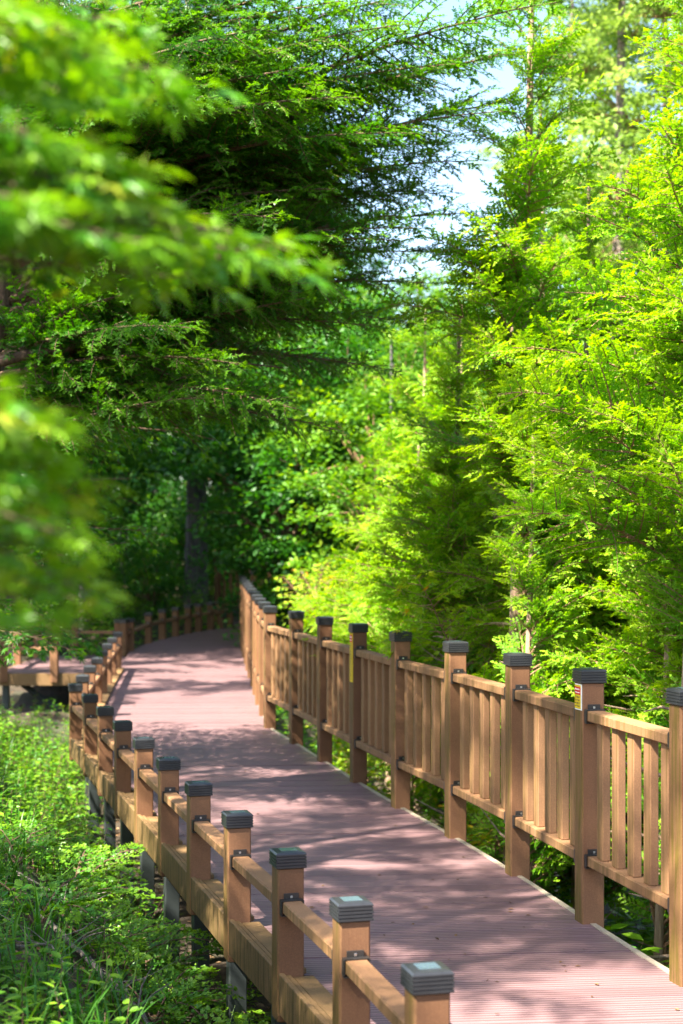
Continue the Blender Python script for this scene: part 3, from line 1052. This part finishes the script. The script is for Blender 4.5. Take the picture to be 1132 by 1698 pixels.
for x, y, h, lean, r0, n, lab, sd, k in cyp:
    low = 2.9 if x - float(xr(y)) < .7 and sd == 5 else 2.25 if x - float(xr(y)) < 1.0 else 1.5
    def azfence(z, rg):
        return (rg.uniform(0, 2 * math.pi) if rg.random() < .5 else rg.normal(-2.0, .7)) if z > low else rg.uniform(-1.0, 1.5)      # low boughs keep clear of the railing
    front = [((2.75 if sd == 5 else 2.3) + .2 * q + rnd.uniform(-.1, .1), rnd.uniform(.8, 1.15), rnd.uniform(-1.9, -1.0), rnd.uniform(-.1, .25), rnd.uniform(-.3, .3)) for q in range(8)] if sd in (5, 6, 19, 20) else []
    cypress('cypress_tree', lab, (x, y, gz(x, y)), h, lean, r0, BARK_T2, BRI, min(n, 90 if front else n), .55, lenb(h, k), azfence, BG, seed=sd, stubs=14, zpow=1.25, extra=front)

# ------------------------------------------------------------------ maples
MBG = {L: [maple_bough(L, 200 + i + int(L * 10), (MV, MF), .060, .074, e0=.14, t0=.42, droop=.18, tilt=.5, dens=.85) for i in range(3)] for L in (.7, 1.1)}
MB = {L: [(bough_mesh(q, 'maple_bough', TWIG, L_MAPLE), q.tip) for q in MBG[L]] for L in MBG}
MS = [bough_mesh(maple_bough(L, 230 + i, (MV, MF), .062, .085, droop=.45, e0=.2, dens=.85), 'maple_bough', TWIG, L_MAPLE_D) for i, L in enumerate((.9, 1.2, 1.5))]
MY = [bough_mesh(maple_bough(L, 260 + i, (MV5, MF5), .062, .075, droop=.15, e0=.45, t0=.45, t1=.3), 'maple_bough', TWIG_B, L_MAPLE_Y) for i, L in enumerate((.6, .8, 1.0))]


def boughs_to(root, base, spots):
    """boughs whose tips reach the given world points: (tip, length, mesh, meshlength)"""
    for tip, az, pit, roll, me, f in spots:
        pass


# the out-of-focus maple close to the camera on the left
xm, ym = -1.35, 2.55
root = empty('maple_tree', (xm, ym, gz(xm, ym)), 'out of focus maple whose leafy boughs hang in from the left close to the viewer', 'tree')
zb = gz(xm, ym)
me, Q = trunk_mesh('trunk', [(0, 0, -.2), (.05, 0, 1.2), (-.05, .1, 2.4), (.1, 0, 3.6)], .06, .02, BARK_T1, 3)
link('trunk', me, root)
fg = [  # photo pixel the tip reaches, depth, length key, roll
    (350, 125, 2.25, 1.1), (250, 60, 2.5, 1.1), (190, 150, 2.0, .7), (120, 40, 2.1, .7), (215, 245, 1.9, .7), (120, 240, 1.8, .7), (60, 130, 2.2, .7),
    (500, 430, 2.35, 1.1), (430, 400, 2.1, 1.1), (330, 350, 2.0, .7), (380, 470, 2.5, 1.1), (250, 400, 1.8, .7), (150, 380, 2.2, .7), (60, 330, 1.7, .7),
    (280, 330, 2.4, .7), (90, 700, 1.8, .7), (120, 880, 1.9, .7), (100, 790, 2.2, .7), (110, 990, 2.0, .7), (60, 900, 1.75, .7), (100, 1010, 2.3, .7),
    (30, 1020, 1.9, .7), (20, 760, 2.1, .7), (90, 760, 2.0, .7), (90, 850, 2.1, .7), (60, 820, 1.9, .7), (80, 940, 2.2, .7), (30, 680, 2.0, .7), (50, 960, 2.1, .7), (170, 60, 1.9, .7), (200, 320, 2.6, .7), (40, 40, 1.8, .7)]
rg = np.random.default_rng(44)
fg = [(a - (45 if b < 620 else -10), b - (25 if b > 840 else 0), d + .2, L) for a, b, d, L in fg] + [(a + rg.uniform(-90, 0), b + rg.uniform(-20, 45), d + rg.uniform(.1, .5), .7) for a, b, d, L in fg if b < 470]
for (a, b, d, L) in fg:
    tip = px(a, b, d)
    az = rg.uniform(-.35, .35)
    me, tv = MB[L][rg.integers(3)]
    f = rg.uniform(.85, 1.0)
    rot = (rg.normal(0, .12), rg.normal(.06, .06), az)
    from mathutils import Euler
    st = tip - Vector((xm, ym, zb)) - (Euler(rot).to_matrix() @ Vector(tv)) * f
    link('branch_foliage', me, root, st, rot, (f,) * 3)
G = Geo()
for ob in [o for o in root.children if o.name.startswith('branch')]:
    b = np.array(ob.location)
    z = min(max(b[2] - .15, .4), 3.2)
    a = np.array([np.interp(z, Q[:, 2], Q[:, i]) for i in range(3)])
    G.tube(np.stack([a, (a * .5 + b * .5) + np.array((0, 0, .03)), b]), [.016, .012, .009], 5)
link('limbs', G.build('limbs', [TWIG]), root)

# the shaded maple left of the boardwalk, under the big cypress
def maple(name, label, x, y, h, boughs, n, z0, z1, seed, r0=.05, bark=BARK_T1, azf=None, group=None, sc=1.0, pit=0.0):
    rg = np.random.default_rng(seed)
    z = gz(x, y)
    root = empty(name, (x, y, z), label, 'tree', group)
    me, Q = trunk_mesh('trunk', [(0, 0, -.2), (rg.normal(0, .08), rg.normal(0, .08), h * .4), (rg.normal(0, .15), rg.normal(0, .15), h)], r0, .012, bark, seed)
    link('trunk', me, root)
    for k in range(n):
        zz = z0 + (z1 - z0) * (k + rg.random()) / n
        p = np.array([np.interp(zz, Q[:, 2], Q[:, i]) for i in range(3)])
        az = azf(rg) if azf else rg.uniform(0, 6.28)
        f = sc * rg.uniform(.8, 1.25)
        link('branch_foliage', boughs[rg.integers(len(boughs))], root, p, (rg.normal(0, .2), pit + rg.normal(0, .2), az), (f,) * 3)
    return root


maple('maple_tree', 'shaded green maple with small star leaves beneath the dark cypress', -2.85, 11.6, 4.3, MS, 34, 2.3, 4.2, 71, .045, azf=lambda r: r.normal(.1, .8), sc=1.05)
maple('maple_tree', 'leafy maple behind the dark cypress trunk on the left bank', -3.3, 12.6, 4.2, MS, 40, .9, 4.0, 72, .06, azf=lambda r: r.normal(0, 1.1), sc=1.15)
SHR = 'young yellow green maples outside the tall railing'
for x, y, h, n, sd, lab in [(1.05, 10.9, 1.9, 30, 81, 'young maple with pale yellow leaves showing above the middle posts of the tall railing'),
                           (.78, 13.1, 2.3, 40, 82, 'bushy yellow green maple beside the tall railing where it bends'),
                           (.30, 15.6, 2.5, 44, 83, 'bushiest bright yellow maple against the far straight of the tall railing'),
                           (.05, 18.2, 2.5, 40, 84, 'yellow green maple farthest along the tall railing'),
                           (1.85, 9.3, 1.15, 18, 85, 'low maple seedling seen under the rails between the nearest tall posts'),
                           (2.3, 8.2, 1.0, 18, 86, 'low green maple sapling under the nearest span of the tall railing'),
                           (1.45, 11.6, 1.2, 18, 87, 'small maple at the foot of the pale trunked cypress')]:
    maple('maple_sapling', lab, x, y, h, MY if sd < 85 else MS, n, .25, h, sd, .018, TWIG_B, group=SHR, pit=-.3, sc=1.0 if sd < 85 else .7, azf=(lambda r: r.uniform(-2.3, 2.1)) if sd < 85 else (lambda r: r.uniform(-1.1, 1.1)))

# ------------------------------------------------------------------ trees of the wood behind
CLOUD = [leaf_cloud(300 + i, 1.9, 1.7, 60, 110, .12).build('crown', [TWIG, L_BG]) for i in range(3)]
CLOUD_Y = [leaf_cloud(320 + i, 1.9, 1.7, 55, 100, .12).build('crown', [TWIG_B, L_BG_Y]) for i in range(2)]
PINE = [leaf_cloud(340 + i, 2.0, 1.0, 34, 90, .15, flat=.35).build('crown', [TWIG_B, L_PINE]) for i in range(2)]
tr_me = {}


def wood_tree(name, label, x, y, h, crowns, seed, r=.12, bark=BARK_BG, sc=1.0, group='trees of the wood behind the bend', lean=0.0):
    rg = np.random.default_rng(seed)
    z = gz(x, y)
    root = empty(name, (x, y, z), label, 'tree', group)
    me, Q = trunk_mesh('trunk', [(0, 0, -.3), (lean * .4, 0, h * .4), (lean, rg.normal(0, .2), h)], r, r * .25, bark, seed, 10, 6)
    link('trunk', me, root)
    for k, (cx_, cy_, cz_, s) in enumerate(crowns[1]):
        lib = crowns[0]
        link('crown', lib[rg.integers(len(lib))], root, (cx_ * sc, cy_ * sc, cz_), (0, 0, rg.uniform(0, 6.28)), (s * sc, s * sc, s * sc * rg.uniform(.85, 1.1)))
    return root


def stack(h, z0, w, n, rg):
    return [(rg.normal(0, w * .35), rg.normal(0, w * .35), z0 + (h - z0) * (k + .5) / n, float(np.interp(k / n, [0, .5, 1], [.9, 1.0, .6])) * w * rg.uniform(.75, 1.1)) for k in range(n)]


bgspec = [  # photo column at depth, depth, height, lib, crown width, first crown height, n, trunk radius, bark, label
    (326, 35.0, 15, CLOUD, 1.3, 3.2, 6, .27, BARK_BG, 'thick dark tree trunk standing behind the distant low fence'),
    (205, 34.0, 12, CLOUD, 1.2, 2.6, 6, .10, BARK_BG, 'thin trunked dark tree left of the thick trunk behind the distant fence'),
    (140, 30.0, 11, CLOUD, 1.2, 2.4, 6, .14, BARK_BG, 'dark leafy tree behind the side platform'),
    (60, 33.0, 13, CLOUD, 1.4, 2.0, 6, .16, BARK_BG, 'broad dark tree at the left edge beyond the side platform'),
    (405, 40.0, 14, CLOUD, 1.4, 2.6, 7, .15, BARK_BG, 'dark tree rising straight above the far baluster railing'),
    (440, 37.5, 13, CLOUD, 1.2, 3.0, 6, .13, BARK_BG, 'leafy tree right behind the end of the far baluster railing'),
    (520, 27.0, 6.0, CLOUD, 1.15, 1.2, 6, .10, BARK_BG, 'blue green tree filling the middle of the view behind the yellow maples'),
    (590, 31.0, 6.4, CLOUD, 1.3, 1.0, 7, .11, BARK_BG, 'rounded mid green tree between the far bend and the bright cypresses'),
    (650, 24.0, 5.9, CLOUD_Y, .95, 1.0, 5, .09, BARK_BG, 'lighter green tree showing left of the bright cypresses'),
    (480, 45.0, 11, CLOUD, 1.6, 2.0, 7, .16, BARK_BG, 'tall dark tree closing the gap above the far railing'),
    (720, 36.0, 7.0, CLOUD_Y, 1.4, 1.0, 6, .13, BARK_BG, 'pale green tree deep behind the pale trunked cypress'),
    (860, 33.0, 7.4, CLOUD_Y, 1.4, 1.0, 6, .13, BARK_BG, 'pale green broadleaf tree behind the middle of the bright cypresses'),
    (1060, 30.0, 9.5, CLOUD_Y, 1.4, 1.0, 6, .13, BARK_BG, 'pale green broadleaf tree far behind at the right edge'),
    (260, 42.0, 16, CLOUD, 1.6, 2.6, 7, .18, BARK_BG, 'deep shaded tree behind the thin trunks left of the boardwalk end'),
    (20, 24.5, 9, CLOUD, 1.1, 1.6, 6, .12, BARK_BG, 'shaded tree just past the left corner of the side platform'),
    (150, 45.0, 16, CLOUD, 1.8, 2.0, 7, .18, BARK_BG, 'tall shaded tree in the dark wood at the left'),
    (360, 52.0, 17, CLOUD, 1.9, 2.0, 7, .2, BARK_BG, 'deepest dark tree behind the thick trunk'),
    (-75, 26.4, 9.5, CLOUD, 1.2, 2.6, 6, .12, BARK_BG, 'leafy tree added left of the distant low fence to shade it'),  # added mostly out of view so its crown shades the far fence
    (580, 54.0, 8.5, CLOUD, 1.9, 1.5, 7, .2, BARK_BG, 'distant green tree low in the centre gap'),
]
for i, (cx_, d, h, lib, wd, z0, n, r, bark, lab) in enumerate(bgspec):
    rg = np.random.default_rng(500 + i)
    x = (cx_ - CX) / F * d
    wood_tree('forest_tree', lab, x, d, h, (lib, stack(h, z0, wd, n, rg)), 500 + i, r, bark)
us = [(-6.5, 37), (-4.8, 38.5), (-3.4, 37.2), (-2.0, 38.8), (-.6, 37.8), (.8, 39), (-5.6, 42), (-3.9, 43), (-2.2, 44), (-.4, 43), (1.4, 44), (-7.5, 33), (-6.6, 29.5), (-5.8, 27.6), (-4.9, 30.2), (-5.0, 34.5), (-3.9, 32.3), (-2.9, 40.5), (-1.6, 41), (-4.6, 46), (-3.2, 47), (-1.8, 46.5), (-.6, 48), (-6, 48), (-8, 45), (-8, 39), (.6, 47), (2, 41)]
for i, (x, y) in enumerate(us):
    r = np.random.default_rng(800 + i)
    o = link('shrub', CLOUD[i % 3], None, (x, y, gz(x, y) + (.75 if y < 36 else 1.3)), (0, 0, r.uniform(0, 6)), (r.uniform(.5, .75) + (.3 if y > 36 else 0), r.uniform(.5, .75) + (.3 if y > 36 else 0), r.uniform(.5, .7) + (.3 if y > 36 else 0)))
    tag(o, 'dark leafy shrub in the understorey behind the distant low fence', 'shrub', 'understorey shrubs beyond the low fence')
for i, (cx_, d, h, lean, lab) in enumerate([(1012, 25.0, 13.5, .2, 'blurred tall pine with grey trunk against the sky at the upper right'),
                                            (1120, 28.0, 14, -.2, 'pale blurred pine crown in the upper right corner'),
                                            (930, 38.0, 16, .3, 'farther pine crown between the sky gaps at the upper right')]):
    rg = np.random.default_rng(600 + i)
    x = (cx_ - CX) / F * d
    cr = [(rg.normal(0, .9), rg.normal(0, .9), z, rg.uniform(.45, .75)) for z in np.linspace(h * .55, h, 9)]
    wood_tree('pine_tree', lab, x, d, h, (PINE, cr), 600 + i, .16, BARK_PINE, 1.0, 'pines behind the bright cypresses', lean)

# trees that stand left of the walk, outside the view, and shade it
for i, (x, y, h) in enumerate([(-4.4, 5.9, 9.8), (-4.8, 2.2, 10.4), (-3.8, 3.9, 10.0), (-3.15, 6.3, 4.9), (-3.2, 4.2, 4.8), (-5.6, 8.6, 8.0), (-5.6, 16.4, 9.0), (-6.0, 20.6, 10)]):
    def ln(z, rg): return float(np.interp(z / h, [0, .2, .5, .8, 1], [1.2, 1.8, 1.8, 1.35, .5])) * (.72 if h < 5 else 1) * rg.uniform(.75, 1.15)
    cypress('cypress_tree', ['dark cypress on the left bank shading the middle of the boardwalk', 'dark cypress on the left bank shading the near boardwalk', 'dark cypress on the left bank shading the nearest tall posts', 
                             'small dark cypress just beyond the left edge of the view', 'small dark cypress beside the viewer on the left', 'tall dark cypress higher up the left bank', 'dark cypress left of the side platform', 'tall dark cypress behind the side platform'][i],
            (x, y, gz(x, y)), h, (.1, .1), .12, BARK_T1, DARK, [24, 26, 20, 40, 30, 36, 34, 40][i], [3.4, 3.6, 4.2, 1.7, 1.9, 2.0, 2.0, 2.0][i], ln, azu, 'dark cypresses on the left bank', seed=40 + i, stubs=4)

# ------------------------------------------------------------------ undergrowth
rg = np.random.default_rng(90)


def bank_points(n, ymin, ymax, umin, umax, p=1.0):
    y = ymin * (ymax / ymin) ** rg.random(n)
    u = umin + (umax - umin) * rg.random(n) ** p
    x = xl(y) - u
    return np.stack([x, y, ground_h(x, y)], -1)


def grass_geo(P, hmin, hmax, width):
    n = len(P)
    G = Geo()
    az = rg.uniform(0, 6.28, n); h = rg.uniform(hmin, hmax, n)
    d = np.stack([np.cos(az), np.sin(az), np.zeros(n)], -1)
    s = np.stack([-np.sin(az), np.cos(az), np.zeros(n)], -1)
    bend = rg.uniform(.2, 1.1, n)
    rows = []
    for k, wk in ((0, .8), (.3, 1), (.6, .8), (.85, .45), (1, .06)):
        c = P + d * (h * bend * k ** 2 * .9)[:, None] + np.array((0, 0, 1)) * (h * (k - .45 * bend * k ** 2.4))[:, None]
        wv = s * (width * wk * rg.uniform(.8, 1.2, n))[:, None]
        rows += [c - wv, c + wv]
    V = np.stack(rows, 1)
    f = np.array([(2 * i, 2 * i + 1, 2 * i + 3, 2 * i + 2) for i in range(4)])
    FF = (f[None] + (np.arange(n) * 10)[:, None, None]).reshape(-1, 4)
    tt = np.repeat(rg.normal(.45, .2, n), 10)
    G.add(V.reshape(-1, 3), FF, 0, tt)
    return G


ferns = [(335, 1655, 6.75, 'fern with long fronds reaching under the low fence at the bottom of the view'),
         (255, 1640, 7.1, 'fern just left of the lowest fern beneath the low fence'),
         (240, 1530, 8.3, 'bright fern in front of the dark column gap left of the low fence'),
         (205, 1560, 8.0, 'fern among dry leaves at the middle of the lower bank'),
         (290, 1545, 8.2, 'fern at the foot of a grey steel column'),
         (60, 1600, 7.3, 'fern beside the twig tangle near the bottom left corner'),
         (170, 1600, 7.6, 'fern above the long fallen branch on the lower bank'),
         (60, 1300, 11.0, 'fern high on the bank near the left edge'),
         (130, 1330, 11.5, 'fern close below the posts at the upper part of the bank'),
         (30, 1470, 8.6, 'fern above the thin dark fallen branch'),
         (120, 1420, 9.5, 'fern half hidden in grass on the upper left bank')]
fallen = [('long grey fallen branch running down to the bottom edge of the bank', [(60, 1560, 7.4), (160, 1630, 7.0), (260, 1690, 6.6)], .016, 1),
          ('thin dark fallen branch lying across the middle of the bank', [(10, 1500, 8.0), (80, 1485, 8.1), (160, 1480, 8.2)], .009, 2),
          ('tangle of dry twigs in the bottom left corner', [(20, 1690, 6.3), (80, 1640, 6.7), (120, 1690, 6.4)], .008, 3),
          ('bent brown twig lying beside the lowest fern', [(150, 1600, 7.2), (210, 1660, 6.9), (300, 1698, 6.6)], .007, 4)]
spots = [((px(a, b, d).x, d), .26) for a, b, d, _ in ferns]
for _, pts, _, _ in fallen:
    for p, q in zip(pts[:-1], pts[1:]):
        for t in (0, .25, .5, .75, 1):
            d = p[2] + (q[2] - p[2]) * t
            spots.append(((px(p[0] + (q[0] - p[0]) * t, 1600, d).x, d), .13))


def clear_of(P):
    k = np.ones(len(P), bool)
    for (x, y), r in spots:
        k &= (P[:, 0] - x) ** 2 + (P[:, 1] - y) ** 2 > r * r
    return P[k]


def patch(P): return np.sin(P[:, 0] * 3.1 + P[:, 1] * 1.7) + np.sin(P[:, 0] * -2.3 + P[:, 1] * 3.7 + 1.0) * .8


clump = np.concatenate([bank_points(460, 4.6, 18, .06, 2.4), bank_points(130, 7, 16, -.02, .5)])
P = np.repeat(clump, 22, 0); P[:, :2] += rg.normal(0, .07, (len(P), 2)); P[:, 2] = ground_h(P[:, 0], P[:, 1])
P = P[(patch(P) > -.25) | (rg.random(len(P)) < .25)]
P = clear_of(P)
G = grass_geo(P, .12, .42, .0048)
o = link('grass', G.build('grass', [L_GRASS])); tag(o, 'long green grass blades growing over the left bank', 'grass', None, 'stuff')

# low leafy plants: whorls of ovate leaves on stalks
def plants_geo(P, hmin, hmax, size, k, wood):
    G = Geo()
    LP, LD, LT = [], [], []
    for q in P:
        h = rg.uniform(hmin, hmax); t0 = rg.normal(.45, .18)
        lean = rg.normal(0, .18, 2)
        top = q + np.array((lean[0] * h, lean[1] * h, h))
        G.tube(np.stack([q, (q + top) / 2, top]), [.003, .0025, .001], 3, 0)
        m = rg.integers(k - 2, k + 3)
        for j in range(m):
            s = .35 + .65 * (j + 1) / m
            a = j * 2.4 + rg.uniform(0, .8)
            LP.append(q + (top - q) * s)
            LD.append((math.cos(a), math.sin(a), rg.uniform(-.15, .45))); LT.append(t0 + .25 * s + rg.normal(0, .06))
    LP, LD, LT = np.array(LP), np.array(LD), np.array(LT)
    nn = np.array((0, 0, 1.0)) + rg.normal(0, .3, LP.shape)
    scatter(G, (OV, OF), LP, LD, nn, size * rg.uniform(.6, 1.3, len(LP)), 1, LT)
    return G


P = np.concatenate([bank_points(1700, 4.6, 19, .06, 2.4), bank_points(1200, 9, 19.5, .0, 1.3), bank_points(600, 15, 22, .1, 3.2)])
P = P[(patch(P) < .55) | (rg.random(len(P)) < .2)]
G = plants_geo(clear_of(P), .06, .34, .056, 8, TWIG)
add_geo(G, plants_geo(clear_of(bank_points(380, 10.2, 17, -.06, .45)), .2, .55, .06, 9, TWIG))
P = clear_of(bank_points(3400, 4.6, 14, .05, 2.4))
add_geo(G, plants_geo(P, .03, .12, .038, 6, TWIG), None, .12)
o = link('undergrowth', G.build('undergrowth', [TWIG, L_GROUND])); tag(o, 'dense leafy undergrowth covering the left bank beside the low fence', 'undergrowth', None, 'stuff')
# right side and far side undergrowth
n = 1500
y = 6.5 * (36 / 6.5) ** rg.random(n); v = .12 + 2.8 * rg.random(n); x = xr(y) + v
P = np.stack([x, y, ground_h(x, y)], -1)
m2 = 900
x2 = rg.uniform(-7, -2, m2); y2 = rg.uniform(26, 40, m2); keep = x2 < xl(np.minimum(y2, 31.6)) - .2
P2 = np.stack([x2, y2, ground_h(x2, y2)], -1)[keep]
G = plants_geo(np.concatenate([P, P2]), .15, .6, .12, 8, TWIG)
o = link('undergrowth', G.build('undergrowth_far', [TWIG, L_GROUND])); tag(o, 'shaded green undergrowth outside the tall railing and along the distant low fence', 'undergrowth', None, 'stuff')
# fallen leaves
n = 5200
y = 4.6 * (24 / 4.6) ** rg.random(n); x = xl(y) - 2.4 + rg.random(n) * 4.9
P = np.stack([x, y, ground_h(x, y) + .008], -1)
G = Geo()
scatter(G, (OV, OF), P, rg.normal(0, 1, (n, 3)) * np.array((1, 1, .15)), np.array((0, 0, 1.0)) + rg.normal(0, .35, (n, 3)), rg.uniform(.03, .075, n), 0, rg.random(n))
o = link('leaf_litter', G.build('leaf_litter', [L_DRY])); tag(o, 'dry brown leaves fallen on the soil under the boardwalk', 'leaf litter', None, 'stuff')

n = 170
y = 4.6 * (28 / 4.6) ** rg.random(n); e = rg.random(n) ** .7; e = np.where(rg.random(n) < .5, e, 1 - e)
x = xl(y) + .12 + (xr(y) - xl(y) - .24) * e
P = np.stack([x, y, np.array([rise(q) for q in y]) + .004], -1)
G = Geo()
scatter(G, (OV, OF), P, rg.normal(0, 1, (n, 3)) * np.array((1, 1, .05)), np.array((0, 0, 1.0)) + rg.normal(0, .12, (n, 3)), rg.uniform(.012, .036, n), 0, rg.random(n))
o = link('leaf_litter', G.build('leaf_litter', [L_DRY])); tag(o, 'small dry leaves and needles scattered on the boardwalk planks', 'leaf litter', None, 'stuff')

# ferns: rosettes of pinnate fronds
def fern_mesh(seed, nf, L):
    r = np.random.default_rng(seed)
    G = Geo()
    for k in range(nf):
        fr_ = Geo()
        b = conifer_branch(L * r.uniform(.8, 1.15), seed * 7 + k, e0=.75, e1=-.45, lat=.26, ds=.030, leaf=.020, lw=.010, fr=.034, droop=.15, bare=.18, kmax=3, flat=.04, rad=.003, fk=.013)
        add_geo(G, b, Matrix.Rotation(k * 6.283 / nf + r.uniform(-.3, .3), 4, 'Z'), .05)
    return G.build('fern', [TWIG, L_GROUND])


FERN = [fern_mesh(5, 5, .42), fern_mesh(6, 6, .34)]
for i, (a, b, d, lab) in enumerate(ferns):
    q = px(a, b, d)
    o = link('fern', FERN[i % 2], None, (q.x, q.y, gz(q.x, q.y) + .03), (0, 0, i * 1.3), (1.35 + .12 * (i % 3),) * 3)
    tag(o, lab, 'fern', 'ferns on the left bank')

# fallen dead branches on the bank
def dead_branch(label, pts, r, seed):
    rr = np.random.default_rng(seed)
    W = [px(*p) for p in pts]
    W = np.array([(q.x, q.y, gz(q.x, q.y) + .09) for q in W])
    G = Geo(); G.tube(smooth_pts(resample3(W, 14), 1) + rr.normal(0, .006, (14, 3)), np.linspace(r, r * .3, 14), 6)
    for k in range(9):
        s = rr.integers(2, 12)
        p = resample3(W, 14)[s]; q = p + np.array((rr.normal(0, .16), rr.normal(0, .16), rr.uniform(.02, .16)))
        G.tube(np.stack([p, (p + q) / 2 + rr.normal(0, .02, 3), q]), [r * .35, r * .25, r * .1], 4)
    o = link('dead_branch', G.build('dead_branch', [DRYWOOD], True)); tag(o, label, 'branch', 'fallen branches on the left bank')


def resample3(Pp, n):
    s = np.concatenate([[0], np.cumsum(np.linalg.norm(np.diff(Pp, axis=0), axis=1))])
    t = np.linspace(0, s[-1], n)
    return np.stack([np.interp(t, s, Pp[:, i]) for i in range(3)], -1)


for lab, pts, r, sd in fallen:
    dead_branch(lab, pts, r, sd)
